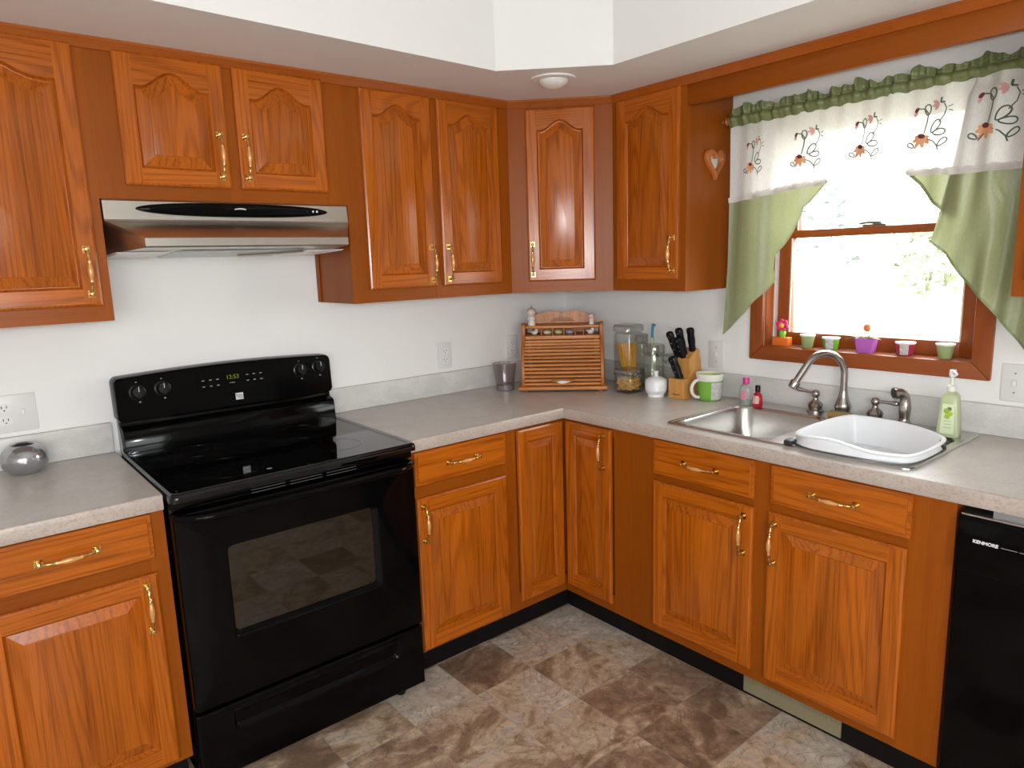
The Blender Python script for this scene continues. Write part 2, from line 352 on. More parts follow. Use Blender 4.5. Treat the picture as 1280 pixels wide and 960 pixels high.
def fabric(name, col, trans, rough=.8, sheen=0, see=0.0, crease=0):
    m = bpy.data.materials.new(name); m.use_nodes = True; nt = m.node_tree; nt.nodes.clear(); L = nt.links.new
    tc = N(nt, 'ShaderNodeTexCoord'); no = N(nt, 'ShaderNodeTexNoise'); no.inputs['Scale'].default_value = 260
    mpn = N(nt, 'ShaderNodeMapping'); mpn.inputs['Scale'].default_value = (1, 1, .35); L(tc.outputs['Object'], mpn.inputs[0]); L(mpn.outputs[0], no.inputs['Vector'])
    rp = N(nt, 'ShaderNodeMapRange'); rp.inputs['To Min'].default_value = .85; rp.inputs['To Max'].default_value = 1.12; L(no.outputs['Fac'], rp.inputs['Value'])
    mc = N(nt, 'ShaderNodeMixRGB'); mc.blend_type = 'MULTIPLY'; mc.inputs[0].default_value = 1; mc.inputs[1].default_value = (*col, 1); L(rp.outputs[0], mc.inputs[2])
    p = N(nt, 'ShaderNodeBsdfPrincipled'); p.inputs['Roughness'].default_value = rough; L(mc.outputs[0], p.inputs['Base Color']); p.inputs['Sheen Weight'].default_value = sheen
    if crease:
        cn = N(nt, 'ShaderNodeTexNoise'); cn.inputs['Scale'].default_value = 34; cn.inputs['Detail'].default_value = 3; cn.inputs['Distortion'].default_value = 1.2
        cm = N(nt, 'ShaderNodeMapping'); cm.inputs['Scale'].default_value = (1, 1, .45); L(tc.outputs['Object'], cm.inputs[0]); L(cm.outputs[0], cn.inputs['Vector'])
        cb = N(nt, 'ShaderNodeBump'); cb.inputs['Strength'].default_value = crease; cb.inputs['Distance'].default_value = .006; L(cn.outputs['Fac'], cb.inputs['Height']); L(cb.outputs[0], p.inputs['Normal'])
    t = N(nt, 'ShaderNodeBsdfTranslucent'); L(mc.outputs[0], t.inputs[0])
    mx = N(nt, 'ShaderNodeMixShader'); mx.inputs[0].default_value = trans; L(p.outputs[0], mx.inputs[1]); L(t.outputs[0], mx.inputs[2])
    tr = N(nt, 'ShaderNodeBsdfTransparent'); m2 = N(nt, 'ShaderNodeMixShader'); m2.inputs[0].default_value = see; L(mx.outputs[0], m2.inputs[1]); L(tr.outputs[0], m2.inputs[2])
    o = N(nt, 'ShaderNodeOutputMaterial'); L(m2.outputs[0], o.inputs[0])
    return m
M_sheer = fabric('white_sheer', (.84, .84, .81), .36, see=.035)
M_lace = fabric('lace_trim', (.80, .76, .73), .3)
M_satin = fabric('green_satin', (.30, .325, .17), .33, rough=.36, sheen=.2, crease=.35)
M_header = fabric('dark_green_satin', (.20, .235, .095), .12, rough=.33, crease=.9)
M_thread = plain('grey_green_thread', (.10, .12, .085), .7)
M_petal = plain('peach_thread', (.78, .38, .20), .7, noise=.25, nscale=200)
M_petal2 = plain('pink_thread', (.72, .38, .35), .7, noise=.2, nscale=200)
M_fcentre = plain('brown_thread', (.13, .03, .03), .7)

# ------------------------------------------------------------------ the room
H_C, H_CU, D_C = .912, .872, .630      # worktop height, its under side, depth
X_R, X_L = -1.3445, -2.1157            # the two sides of the cooker gap
Z_UB, Z_UT, D_U = 1.363, 2.142, .294   # upper cabinets
D_B = .612                             # face of base cabinets
TOE = .119
def struct(o): return tag(o, kind='structure')
RX, RY = -4.3, -4.4
struct(MB().box(RX-.1, .25, RY-.1, .1, -.06, 0).build('floor', M_floor, smooth=0))
struct(MB().box(RX-.1, .0, 0, .1, 0, 2.6).build('wall_back', M_wall, smooth=0))
# window wall with its opening
WY0, WY1, WZ0, WZ1 = -1.857, -1.130, 1.137, 1.985
wr = MB()
wr.box(0, .16, RY-.1, WY0, 0, 2.6).box(0, .16, WY1, .1, 0, 2.6).box(0, .16, WY0, WY1, 0, WZ0-.012).box(0, .16, WY0, WY1, WZ1+.01, 2.6)
struct(wr.build('wall_right', M_wall, smooth=0))
# two more windows behind the photographer, unseen, added for daylight fill and corner-door sheen
FX0, FX1, LY0, LY1, PZ0, PZ1 = -4.2, -2.2, -4.3, -3.4, 1.0, 2.1
mb = MB(); mb.box(RX-.1, FX0, RY-.1, RY, 0, 2.6).box(FX1, .16, RY-.1, RY, 0, 2.6).box(FX0, FX1, RY-.1, RY, 0, PZ0).box(FX0, FX1, RY-.1, RY, PZ1, 2.6)
struct(mb.build('wall_front', M_wall, smooth=0))
mb = MB(); mb.box(RX-.1, RX, RY-.1, LY0, 0, 2.6).box(RX-.1, RX, LY1, .1, 0, 2.6).box(RX-.1, RX, LY0, LY1, 0, PZ0).box(RX-.1, RX, LY0, LY1, PZ1, 2.6)
struct(mb.build('wall_left', M_wall, smooth=0))
mb = MB()
for a, b, c, d in ((LY0, LY0+.05, PZ0, PZ1), (LY1-.05, LY1, PZ0, PZ1), (LY0, LY1, PZ0, PZ0+.05), (LY0, LY1, PZ1-.05, PZ1), ((LY0+LY1)/2-.03, (LY0+LY1)/2+.03, PZ0, PZ1)): mb.box(RX-.08, RX-.03, a, b, c, d)
struct(mb.build('window_2', win_v, smooth=0))
mb = MB()
for a, b, c, d in ((FX0, FX0+.05, PZ0, PZ1), (FX1-.05, FX1, PZ0, PZ1), (FX0, FX1, PZ0, PZ0+.05), (FX0, FX1, PZ1-.05, PZ1), ((FX0+FX1)/2-.03, (FX0+FX1)/2+.03, PZ0, PZ1)): mb.box(a, b, RY-.08, RY-.03, c, d)
struct(mb.build('window_3', win_v, smooth=0))


# ceiling: dropped border with a raised tray
inner = [(-3.45, -.735), (-.928, -.638), (-.640, -.916), (-.675, -3.3), (-.95, -3.6), (-3.2, -3.6), (-3.45, -3.3)]
outer = [(RX, 0), (-.75, 0), (0, -.75), (0, RY), (-.9, RY), (-3.3, RY), (RX, -3.5)]
outer[1] = (-.3, 0); outer[2] = (0, -.3)
cb = MB(); n = len(inner); ZT = 2.50
vs = [(x, y, Z_UT) for x, y in outer] + [(x, y, Z_UT) for x, y in inner] + [(x, y, ZT) for x, y in inner]
fs = [(i, (i+1) % n, n+(i+1) % n, n+i) for i in range(n)] + [(n+i, n+(i+1) % n, 2*n+(i+1) % n, 2*n+i) for i in range(n)] + [tuple(2*n+i for i in range(n))]
cb.add(vs, fs)
cb.add([(-.3, 0, Z_UT), (0, 0, Z_UT), (0, -.3, Z_UT)], [(0, 1, 2)])
cb.add([(RX, RY, Z_UT), (-3.3, RY, Z_UT), (RX, -3.5, Z_UT)], [(0, 1, 2)])
struct(cb.build('ceiling', M_ceil, smooth=0, fix=False))
struct(MB().box(RX-.1, .16, RY-.1, .1, 2.6, 2.65).build('ceiling_2', M_ceil, smooth=0))
# crown strip along the cabinets
def crown():
    path = [(-2.75, -D_U), (-.600, -D_U), (-D_U, -.600), (-D_U, -2.72)]
    nrm = [(0, -1), (-.3827, -.9239), (-.9239, -.3827), (-1, 0)]
    k = [1, 1/math.cos(PI/8), 1/math.cos(PI/8), 1]
    prof = [(0.001, Z_UT-.030), (.007, Z_UT-.030), (.010, Z_UT-.026), (.018, Z_UT-.012), (.022, Z_UT-.008), (.022, Z_UT-.0005), (0.001, Z_UT-.0005)]
    mb = MB(); mb.rings([[(p[0]+q[0]*d*kk, p[1]+q[1]*d*kk, z) for d, z in prof] for p, q, kk in zip(path, nrm, k)])
    return mb
struct(crown().build('trim_1', wood('crown_wood', (.34, .082, .010), (.22, .048, .004), axis='x', rings=4, ring_amt=.2, scale=6, stretch=.05), smooth=30))

# ------------------------------------------------------------------ kitchen cabinets
def handle_mb(L=.135):
    """brass pull along local z, centred at 0, standing off towards -y"""
    mb = MB(); h = L/2
    for s in (-1, 1):
        mb.box(-.0085, .0085, -.004, 0, s*h-.0105, s*h+.0095, 0)
        mb.lathe([(.0065, 0), (.006, -.004), (.0042, -.008), (.0055, -.014), (.0072, -.019), (.0060, -.024), (.0001, -.026)], (0, 0, s*h), 14, 0, axis='y')
    n = 28; pth = []; rad = []
    for i in range(n+1):
        t = -1+2*i/n; z = t*h
        y = -.019-.013*(1-abs(t)**2.2)
        a = abs(t)
        r = .0030
        if a < .42: r = .0030+.0045*math.cos(a/.42*PI/2)
        elif abs(a-.47) < .05: r = .0056
        elif abs(a-.74) < .05: r = .0040
        pth.append((0, y, z)); rad.append(r)
    mb.tube(pth, rad, 12, 0)
    for f in range(len(mb.f)):
        zz = sum(mb.v[i][2] for i in mb.f[f])/len(mb.f[f]); yy = sum(mb.v[i][1] for i in mb.f[f])/len(mb.f[f])
        if abs(zz) < .41*h and yy < -.02: mb.m[f] = 1
    return mb
HANDLE = {}
def add_handle(parent, x, y, z, horizontal=False, L=.125):
    key = (horizontal, L)
    if key not in HANDLE:
        mb = handle_mb(L)
        if horizontal: mb.v = [(q[2], q[1], -q[0]) for q in mb.v]
        o = mb.build('handle', [M_brass, M_grip], parent, smooth=40, fix=True); HANDLE[key] = o
    else:
        o = HANDLE[key].copy(); COL.objects.link(o); o.parent = parent
    o.location = (x, y, z); tag(o, 'polished brass pull')
    return o
def door(parent, x0, x1, z0, z1, yb, arch=0, stile=.047, rb=.049, rt=.046, t=.014, bev=.030):
    mb = MB(); yf = yb-t; ins = .007
    o0 = [(x0, z0), (x1, z0), (x1, z1), (x0, z1)]
    o1 = [(x0+ins, z0+ins), (x1-ins, z0+ins), (x1-ins, z1-ins), (x0+ins, z1-ins)]
    om = [(x0+.0015, z0+.0015), (x1-.0015, z0+.0015), (x1-.0015, z1-.0015), (x0+.0015, z1-.0015)]
    R = lambda pts, y: [(x, y, z) for x, z in pts]
    mb.rings([R(o0, yb), R(o0, yf+.006), R(om, yf+.003), R(o1, yf)], 0, cap0=True, cap1=False)
    a, b = x0+ins, x1-ins; c, d = z0+ins, z1-ins
    ox0, ox1, oz0 = x0+stile, x1-stile, z0+rb
    nA = 28 if arch else 1
    zs = z1-rt-arch
    def top(u):
        if not arch: return zs
        if u < .09 or u > .91:
            e = (u if u < .5 else 1-u)/.09
            return zs - .004*math.sin(e*PI)*0 
        v = (u-.09)/.82
        return zs + arch*(math.sin(PI*v)**1.75)
    def loop(q, y):
        pts = [(ox0+q, y, oz0+q), (ox1-q, y, oz0+q)]
        for i in range(nA+1):
            u = 1-i/nA
            x = ox0+q+(ox1-ox0-2*q)*u
            if arch and q > 0: z = min(top((x+dx-ox0)/(ox1-ox0))-math.sqrt(max(0, q*q-dx*dx)) for dx in [q*(k/20-1) for k in range(41)])
            else: z = top(u)-q
            pts.append((x, y, z))
        return pts
    mb.add([(a, yf, c), (ox0, yf, c), (ox0, yf, d), (a, yf, d)], [(0, 1, 2, 3)], 0)
    mb.add([(ox1, yf, c), (b, yf, c), (b, yf, d), (ox1, yf, d)], [(0, 1, 2, 3)], 0)
    mb.add([(ox0, yf, c), (ox1, yf, c), (ox1, yf, oz0), (ox0, yf, oz0)], [(0, 1, 2, 3)], 1)
    tv = []; tf = []
    for i in range(nA+1):
        u = i/nA; x = ox0+(ox1-ox0)*u; tv += [(x, yf, top(u)), (x, yf, d)]
    for i in range(nA): tf.append((2*i, 2*i+2, 2*i+3, 2*i+1))
    mb.add(tv, tf, 1)
    prof = [(0, yf), (.0012, yf+.0030), (.005, yf+.0095), (.007, yf+.0118), (.0085, yf+.0120), (.0085+bev, yf+.0030), (.0088+bev, yf+.0008), (.0100+bev, yf+.0004)]
    rg = [loop(q, y) for q, y in prof]
    mb.rings(rg[:5], 0, cap0=False, cap1=False)
    # raised field: level bevels top and bottom, upright ones at the sides, flat middle
    mb.rings(rg[4:], 2, cap0=False, cap1=True)
    return mb.build('door', [oak_v, oak_h, oak_p], parent, smooth=22, fix=False)
def drawer(parent, x0, x1, z0, z1, yb, t=.015):
    mb = MB(); yf = yb-t
    R = lambda q, y: [(x0+q, y, z0+q), (x1-q, y, z0+q), (x1-q, y, z1-q), (x0+q, y, z1-q)]
    mb.rings([R(0, yb), R(0, yf+.0075), R(.0015, yf+.005), R(.010, yf+.0035), R(.0105, yf+.0015), R(.012, yf)], 0)
    return mb.build('drawer', [oak_h], parent, smooth=25)
def face(mb, W, D, z0, z1, stiles, rails, t=.019):
    """face frame: vertical boards over the full height and level boards between them"""
    for x0, x1 in stiles: mb.box(x0, x1, -D, -D+t, z0, z1, 0)
    xs = [s[1] for s in stiles[:-1]]; xe = [s[0] for s in stiles[1:]]
    for a, b in zip(xs, xe):
        for r0, r1 in rails: mb.box(a, b, -D+.0008, -D+t, r0, r1, 1)
def upper(label, group, loc, rz, W, z0, z1, stiles, doors, D=D_U, handles=(), side_trim=False):
    t = thing('upper_cabinet', label, 'cabinet', loc, rz, group)
    mb = MB(); mb.box(0.0005, W-.0005, -D+.019, -.001, z0, z1, 0)
    face(mb, W, D, z0, z1, stiles, [(z0, z0+.052), (z1-.05, z1)])
    mb.build('body', [ven_v, ven_h], t, smooth=0)
    if side_trim: MB().box(-.006, 0.0, -.026, -.001, z0, side_trim).build('scribe_strip', ven_v, t, bevel=.002)
    for k, (x0, x1, a, b, arch) in enumerate(doors):
        d = door(t, x0, x1, a, b, -D-.0002, arch)
        if k < len(handles) and handles[k]: add_handle(d, handles[k][0], -D-.0144, handles[k][1])
    return t
XF = -2.660
UG = 'upper cabinets hung under the dropped ceiling'
W1 = X_L-XF
upper('tall wall cabinet at the left edge, left of the steel range hood', UG, (XF, 0, 0), 0, W1-.0005, Z_UB, Z_UT-.001, [(0, .04), (W1-.04, W1)],
      [(.03, W1-.0243, 1.408, 2.121, .055)], handles=[(W1-.052, 1.506)])
W2 = X_R-X_L
upper('short two-door wall cabinet directly above the steel range hood', UG, (X_L, 0, 0), 0, W2-.0005, 1.710, Z_UT-.001, [(0, .075), (.37, .404), (.695, W2)],
      [(.072, .374, 1.750, 2.120, .045), (.403, .701, 1.750, 2.120, .045)], handles=[(.344, 1.847), (.424, 1.847)])
W3 = X_R+.600; W3 = -W3
upper('tall two-door wall cabinet between the range hood and the corner cabinet', UG, (X_R, 0, 0), 0, W3-.0005, Z_UB, Z_UT-.001, [(0, .07), (.36, .392), (.684, W3)],
      [(.066, .362, 1.410, 2.116, .042), (.391, .688, 1.410, 2.114, .042)], handles=[(.336, 1.499), (.413, 1.499)], side_trim=1.56)
# diagonal corner cabinet
def corner_upper():
    t = thing('upper_cabinet', 'single-door wall cabinet set diagonally across the corner above the bread box', 'cabinet', (-.447, -.447, 0), -PI/4, UG)
    s2 = math.sqrt(2); half = (.600-D_U)/s2   # half width of the diagonal face
    inv = Matrix.Rotation(PI/4, 4, 'Z') @ Matrix.Translation((.447, .447, 0))
    mb = MB(); poly = [(-.5995, -.001), (-.5995, -D_U), (-D_U, -.5995), (-.001, -.5995), (-.001, -.001)]
    lp = [(inv @ Vector((x, y, 0))) for x, y in poly]
    lp = [(q.x, q.y) for q in lp]
    # pull the front in by the frame thickness
    lp[1] = (lp[1][0], lp[1][1]+.019); lp[2] = (lp[2][0], lp[2][1]+.019)
    mb.prism([(x, y) for x, y in lp], Z_UB, Z_UT-.001, 'z', 0)
    h = half-.001
    for a, b in ((-h, -.13), (.13, h)): mb.box(a, b, 0, .019, Z_UB, Z_UT-.001, 0)
    for a, b in ((Z_UB, Z_UB+.052), (Z_UT-.05, Z_UT-.001)): mb.box(-.13, .13, .0008, .019, a, b, 1)
    mb.build('body', [ven_v, ven_h], t, smooth=0)
    d = door(t, -.142, .142, 1.410, 2.108, -.0002, .040)
    add_handle(d, -.121, -.0144, 1.502)
corner_upper()
RR = -PI/2
upper('wall cabinet right of the corner with the heart mirror on its end', UG, (0, -.6005, 0), RR, .3655, Z_UB, Z_UT-.001, [(0, .04), (.325, .3655)],
      [(.026, .339, 1.407, 2.116, .042)], handles=[(.314, 1.506)])
upper('wall cabinet at the right edge beyond the green curtain', UG, (0, -2.020, 0), RR, .60, Z_UB, Z_UT-.001, [(0, .04), (.56, .60)],
      [(.026, .574, 1.407, 2.116, .045)], handles=[(.545, 1.506)])
# board bridging the two cabinets over the window
vb = thing('valance_board', 'long dark-orange board bridging the cabinets above the window curtain', 'board', (-D_U, -.9665, 2.040))
MB().box(0, .019, -1.0525, 0, 0, Z_UT-2.041).build('board', ven_y, vb, bevel=.0015)

def base(label, loc, rz, W, stiles, rails, hollow=False, D=D_B):
    t = thing('base_cabinet', label, 'cabinet', loc, rz, 'base cabinets under the worktop')
    mb = MB()
    if hollow:
        for a, b, c, d, e, f in ((.0005, .018, -D+.019, -.001, TOE, H_CU-.001), (W-.018, W-.0005, -D+.019, -.001, TOE, H_CU-.001), (.018, W-.018, -D+.019, -.001, TOE, TOE+.018), (.018, W-.018, -.018, -.001, TOE+.018, H_CU-.001)): mb.box(a, b, c, d, e, f, 0)
    else: mb.box(.0005, W-.0005, -D+.019, -.001, TOE, H_CU-.001, 0)
    face(mb, W, D, TOE, H_CU-.001, stiles, rails)
    mb.build('body', [ven_v, ven_h], t, smooth=0)
    MB().box(.0005, W-.0005, -.537, -.52, 0, TOE).build('toe_kick', M_toe, t)
    return t
RL = [(TOE, .165), (.690, .750), (.835, H_CU-.001)]
XB = -2.575
WB = X_L-XB
b1 = base('base cabinet with one drawer at the left edge, left of the black range', (XB, 0, 0), 0, WB-.0005, [(0, .04), (WB-.045, WB-.0005)], RL)
dr = drawer(b1, .027, WB-.034, .740, .864, -D_B-.0002); add_handle(dr, WB/2, -D_B-.0152, .806, True)
dd = door(b1, .027, WB-.034, .133, .699, -D_B-.0002, 0, rb=.052, rt=.052); add_handle(dd, WB-.066, -D_B-.0144, .607)
WC = -.914-X_R
b2 = base('base cabinet with one drawer just right of the black range', (X_R, 0, 0), 0, WC-.0005, [(0, .03), (WC-.03, WC-.0005)], RL)
dr = drawer(b2, .016, .416, .743, .863, -D_B-.0002); add_handle(dr, .2145, -D_B-.0152, .805, True)
dd = door(b2, .016, .416, .127, .698, -D_B-.0002, 0, rb=.052, rt=.052); add_handle(dd, .038, -D_B-.0144, .606)
# L-shaped corner cabinet with two doors hinged at the fold
def corner_base():
    t = thing('base_cabinet', 'L-shaped inside corner base cabinet with two narrow doors meeting at right angles', 'cabinet', (0, 0, 0), 0, 'base cabinets under the worktop')
    mb = MB(); a = .9135; b = .9715; d = D_B-.019
    mb.prism([(-.001, -.001), (-a, -.001), (-a, -d), (-d, -d), (-d, -b), (-.001, -b)], TOE, H_CU-.001, 'z', 0)
    mb.box(-a, -.872, -D_B, -d, TOE, H_CU-.001, 0)
    mb.box(-D_B, -d, -b, -.885, TOE, H_CU-.001, 0)
    for z0, z1 in ((TOE, .19), (.83, H_CU-.001)):
        mb.box(-.872, -D_B, -D_B+.0008, -d, z0, z1, 1); mb.box(-D_B+.0008, -d, -.885, -d, z0, z1, 1)
    mb.build('body', [ven_v, ven_y], t, smooth=0)
    MB().prism([(-a, -.52), (-a, -.537), (-.537, -.537), (-.537, -b), (-.52, -b), (-.52, -.52)], 0, TOE, 'z').build('toe_kick', M_toe, t)
    door(t, -.867, -.6285, .155, .859, -D_B-.0002, 0, stile=.045, rb=.050, rt=.050, bev=.026)
    d2 = door(t, .6285, .875, .155, .859, -D_B-.0002, 0, stile=.045, rb=.050, rt=.050, bev=.026)
    d2.rotation_euler = (0, 0, -PI/2)
    add_handle(d2, .843, -D_B-.0144, .770)
corner_base()
WS = 2.034-.972
b3 = base('wide two-door base cabinet under the sink, left of the dishwasher', (0, -.972, 0), RR, WS-.0005, [(0, .112), (.497, .562), (.95, WS-.0005)], RL, True)
dr = drawer(b3, .106, .503, .738, .863, -D_B-.0002); add_handle(dr, .3075, -D_B-.0152, .802, True)
dd = door(b3, .106, .505, .154, .712, -D_B-.0002, 0, rb=.052, rt=.052); add_handle(dd, .475, -D_B-.0144, .616)
dr = drawer(b3, .560, .961, .740, .863, -D_B-.0002); add_handle(dr, .758, -D_B-.0152, .801, True)
dd = door(b3, .554, .956, .148, .713, -D_B-.0002, 0, rb=.052, rt=.052); add_handle(dd, .580, -D_B-.0144, .616)
# floor register in the toe kick
vr = thing('floor_register', 'beige slotted heating register in the black toe kick below the sink', 'vent', (-.537, -1.58, 0.012))
mb = MB(); mb.box(-.006, -.001, -.168, .168, 0, .10)
for i in range(40): mb.box(-.0085, -.006, -.162+i*.0082, -.1575+i*.0082, .045, .094)
mb.build('grille', plain('beige_register', (.25, .215, .13), .45), vr)

# ------------------------------------------------------------------ worktops
def worktop(poly, label, splash, edges):
    t = thing('worktop', label, 'countertop', (poly[0][0], poly[0][1], H_CU))
    mb = MB(); mb.prism(poly, H_CU, H_C, 'z')
    return t, mb
EDGE_B = .005
tl = thing('worktop', 'short grey laminate worktop left of the black range', 'countertop', (-2.66, 0, H_CU))
MB().box(-2.66, X_L-.0015, -D_C+.006, -.001, H_CU, H_C).build('slab', M_counter, tl, world=True)
def edge_prof(d=.006):
    return [(-.0005, H_CU-.002), (d-.001, H_CU-.002), (d, H_CU), (d, H_C-.006), (d*.7, H_C-.0018), (0, H_C+.0002), (-.0005, H_C-.001)]
mb = MB(); mb.rings([[(x, -D_C+.006-d, z) for d, z in edge_prof()] for x in (-2.66, X_L-.0015)]); mb.build('front_edge', M_edge, tl, world=True, smooth=40)
tag(MB().box(-2.66, X_L-.0015, -.020, -.0005, H_C+.0003, 1.012).build('backsplash', M_splash, None, bevel=.003), 'short pale backsplash strip behind the worktop left of the black range', 'backsplash')
tr = thing('worktop', 'long L-shaped grey laminate worktop running round the corner past the sink', 'countertop', (-.6, -.6, H_CU))
d = D_C-.006; YE = -2.66
SX0, SX1, SY0, SY1 = -.555, -.110, -1.885, -1.110     # sink cut-out
mb = MB()
for x0, x1, y0, y1 in ((X_R+.0015, -d, -d, -.001), (-d, -.001, -d, -.001), (-d, -.001, SY1, -d), (-d, SX0, SY0, SY1), (SX1, -.001, SY0, SY1), (-d, -.001, YE, SY0)):
    mb.add([(x0, y0, H_C), (x1, y0, H_C), (x1, y1, H_C), (x0, y1, H_C)], [(0, 1, 2, 3)])
    mb.add([(x0, y0, H_CU), (x1, y0, H_CU), (x1, y1, H_CU), (x0, y1, H_CU)], [(3, 2, 1, 0)])
for a, b in (((SX0, SY0), (SX0, SY1)), ((SX0, SY1), (SX1, SY1)), ((SX1, SY1), (SX1, SY0)), ((SX1, SY0), (SX0, SY0)), ((X_R+.0015, -d), (X_R+.0015, -.001))):
    mb.add([(*a, H_CU), (*b, H_CU), (*b, H_C), (*a, H_C)], [(0, 1, 2, 3)])
mb.build('slab', M_counter, tr, world=True, smooth=0, fix=False)
mb = MB(); P3 = [((X_R+.0015, -d), (0, -1), 1), ((-d, -d), (-.7071, -.7071), 1.41421), ((-d, YE), (-1, 0), 1)]
mb.rings([[(p[0]+q[0]*o*k, p[1]+q[1]*o*k, z) for o, z in edge_prof()] for p, q, k in P3]); mb.build('front_edge', M_edge, tr, world=True, smooth=40)
tag(MB().box(X_R+.004, -.001, -.020, -.0005, H_C+.0003, 1.012).build('backsplash', M_splash, None, bevel=.003), 'pale backsplash strip between the black range and the corner', 'backsplash')
tag(MB().box(-.020, -.0005, YE, -.0205, H_C+.0003, 1.010).build('backsplash', M_splash, None, bevel=.003), 'long pale backsplash strip under the window behind the sink', 'backsplash')
#__PART2__
# ------------------------------------------------------------------ black range
def make_range():
    X0 = -2.1105; W = .7605
    t = thing('electric_range', 'freestanding black electric range with smooth top, under the steel hood', 'stove', (X0, 0, 0))
    MB().box(.004, W-.004, -.625, -.012, .040, .888).build('body', M_black, t, bevel=.004)
    # front foot seen at the right
    for fx in (.07, W-.075):
        MB().lathe([(.017, .0), (.019, .006), (.019, .016), (.011, .018), (.011, .042)], (fx, -.600, 0), 18).build('foot', M_blackm, t)
    # smooth top with a rounded rim
    mb = MB(); pr = [(0, .893), (0, .905), (.0025, .9125), (.009, .917), (.020, .9165), (.024, .9150)]
    mb.rings([[(x, y, z) for x, y in rrect(q, W-q, -.684+q, -.060-q*.2, max(.004, .020-q*.5), 5)] for q, z in pr], cap1=False)
    mb.prism(rrect(.024, W-.024, -.660, -.0648, .008, 5), .9140, .9150, 'z')
    ct = mb.build('cooktop', M_glass_blk, t, smooth=40)
    for p in ct.data.polygons:
        if p.area > .01: p.use_smooth = False
    for cx, cy, r in ((.20, -.50, .115), (.20, -.23, .08), (.56, -.50, .08), (.56, -.23, .105)):
        MB().lathe([(r, .9151), (r, .9154), (r-.002, .9154), (r-.002, .9151)], (cx, cy, 0), 48, cap=False).build('burner_ring', plain('burner_ring_print', (.006, .006, .0065), .1), ct)
    MB().box(.285, .299, -.615, -.604, .9150, .9153).build('hot_surface_mark', M_dimmark, ct)
    # vent strip between top and door
    mb = MB(); mb.box(.006, W-.006, -.652, -.60, .862, .892)
    vs = mb.build('vent_strip', M_black, t, bevel=.004)
    # oven door: slab with a recessed window
    mb = MB(); z0, z1, yf = .266, .855, -.662
    wx0, wx1, wz0, wz1 = .132, .612, .452, .733
    out = rrect(.004, W-.004, z0, z1, .012, 6); N6 = len(out)
    hole = rrect(wx0, wx1, wz0, wz1, .022, 6)
    hole2 = rrect(wx0+.006, wx1-.018, wz0+.018, wz1-.004, .016, 6)
    mb.rings([[(x, -.628, z) for x, z in out], [(x, yf+.010, z) for x, z in out], [(lerp(x, .38, .008), yf+.002, lerp(z, .56, .008)) for x, z in out],
              [(lerp(x, .38, .018), yf, lerp(z, .56, .018)) for x, z in out], [(x, yf, z) for x, z in hole], [(x, yf+.003, z) for x, z in rrect(wx0+.001, wx1-.004, wz0+.004, wz1-.001, .021, 6)],
              [(x, yf+.009, z) for x, z in hole2], [(x, yf+.0115, z) for x, z in hole2]], 0, cap0=True, cap1=False)
    od = mb.build('oven_door', M_black, t, smooth=30)
    MB().prism(rrect(wx0+.005, wx1-.017, wz0+.017, wz1-.003, .016, 6), yf+.0112, yf+.016, 'y').build('oven_window', M_oven_glass, od, smooth=0)
    # handle bar bowed across the door top
    n = 24; path = [(.012, -.655, .846)]; rad = [.012]
    for i in range(n+1):
        u = i/n; x = .022+(W-.044)*u; e = min(u, 1-u)/.07
        path.append((x, -.668-.036*smooth01(e)-.006*math.sin(PI*u), .846)); rad.append(.0135)
    path.append((W-.012, -.655, .846)); rad.append(.012)
    MB().tube(path, rad, 14, flat=.85).build('handle', M_black, od, smooth=50)
    for k in range(3):
        for xs in ((.22, .32), (.335, .435), (.45, .55)):
            MB().box(xs[0], xs[1], -.6535, -.650, .8655+k*.0085, .8685+k*.0085).build('vent_slot', plain('vent_slot_edge', (.05, .05, .055), .25), vs)
    # storage drawer with a finger groove
    def dpt(u, v):
        x = .004+(W-.008)*u; z = .040+.217*v
        gx = smooth01((x-.10)/.02)*smooth01((W-.10-x)/.02); gz = smooth01((z-.165)/.028)*smooth01((.226-z)/.005)
        e = min(x-.004, W-.004-x, z-.040, .257-z); rnd = .010*(1-math.sqrt(max(0, 1-(1-min(1, e/.010))**2)))
        lip = .006*math.exp(-((z-.233)/.006)**2)*gx
        return (x, -.662+rnd+.020*gx*gz-lip, z)
    mb = MB(); mb.grid(dpt, 120, 60)
    mb.box(.006, W-.006, -.648, -.626, .043, .254)
    mb.build('storage_drawer', M_black, t, smooth=40, fix=True)
    # backguard: riser and control panel with an arched top
    mb = MB(); mb.prism([(-.012, .90), (-.112, .90), (-.104, .985), (-.098, .992), (-.070, 1.000), (-.066, 1.018), (-.012, 1.018)], .010, W-.012, 'x'); mb.build('riser', M_black, t, bevel=.004, smooth=40)
    def panel_outline(q):
        pts = []; x0, x1, zb = .004+q, W-.004-q, 1.012+q
        for cx, cz, a0 in ((x1-.022, zb+.022, 270),):
            pass
        r = max(.004, .022-q)
        def arc(cx, cz, a0, a1, k=6): return [(cx+r*math.cos(math.radians(lerp(a0, a1, i/k))), cz+r*math.sin(math.radians(lerp(a0, a1, i/k)))) for i in range(k+1)]
        zt = 1.163-q
        pts += arc(x0+r, zb+r, 180, 270)+arc(x1-r, zb+r, 270, 360)+arc(x1-r, zt-r, 0, 90)
        for i in range(1, 12):
            u = i/12; pts.append((lerp(x1-r, x0+r, u), zt+.011*math.sin(PI*u)))
        pts += arc(x0+r, zt-r, 90, 180)
        return pts
    def tilt(x, z, y): return (x, y+(.014*(z-1.045)/.12 if z > 1.045 else .012*(1.045-z)/.033), z)
    mb = MB(); mb.rings([[tilt(x, z, -.020) for x, z in panel_outline(0)], [tilt(x, z, -.080) for x, z in panel_outline(0)], [tilt(x, z, -.086) for x, z in panel_outline(.002)], [tilt(x, z, -.089) for x, z in panel_outline(.006)]])
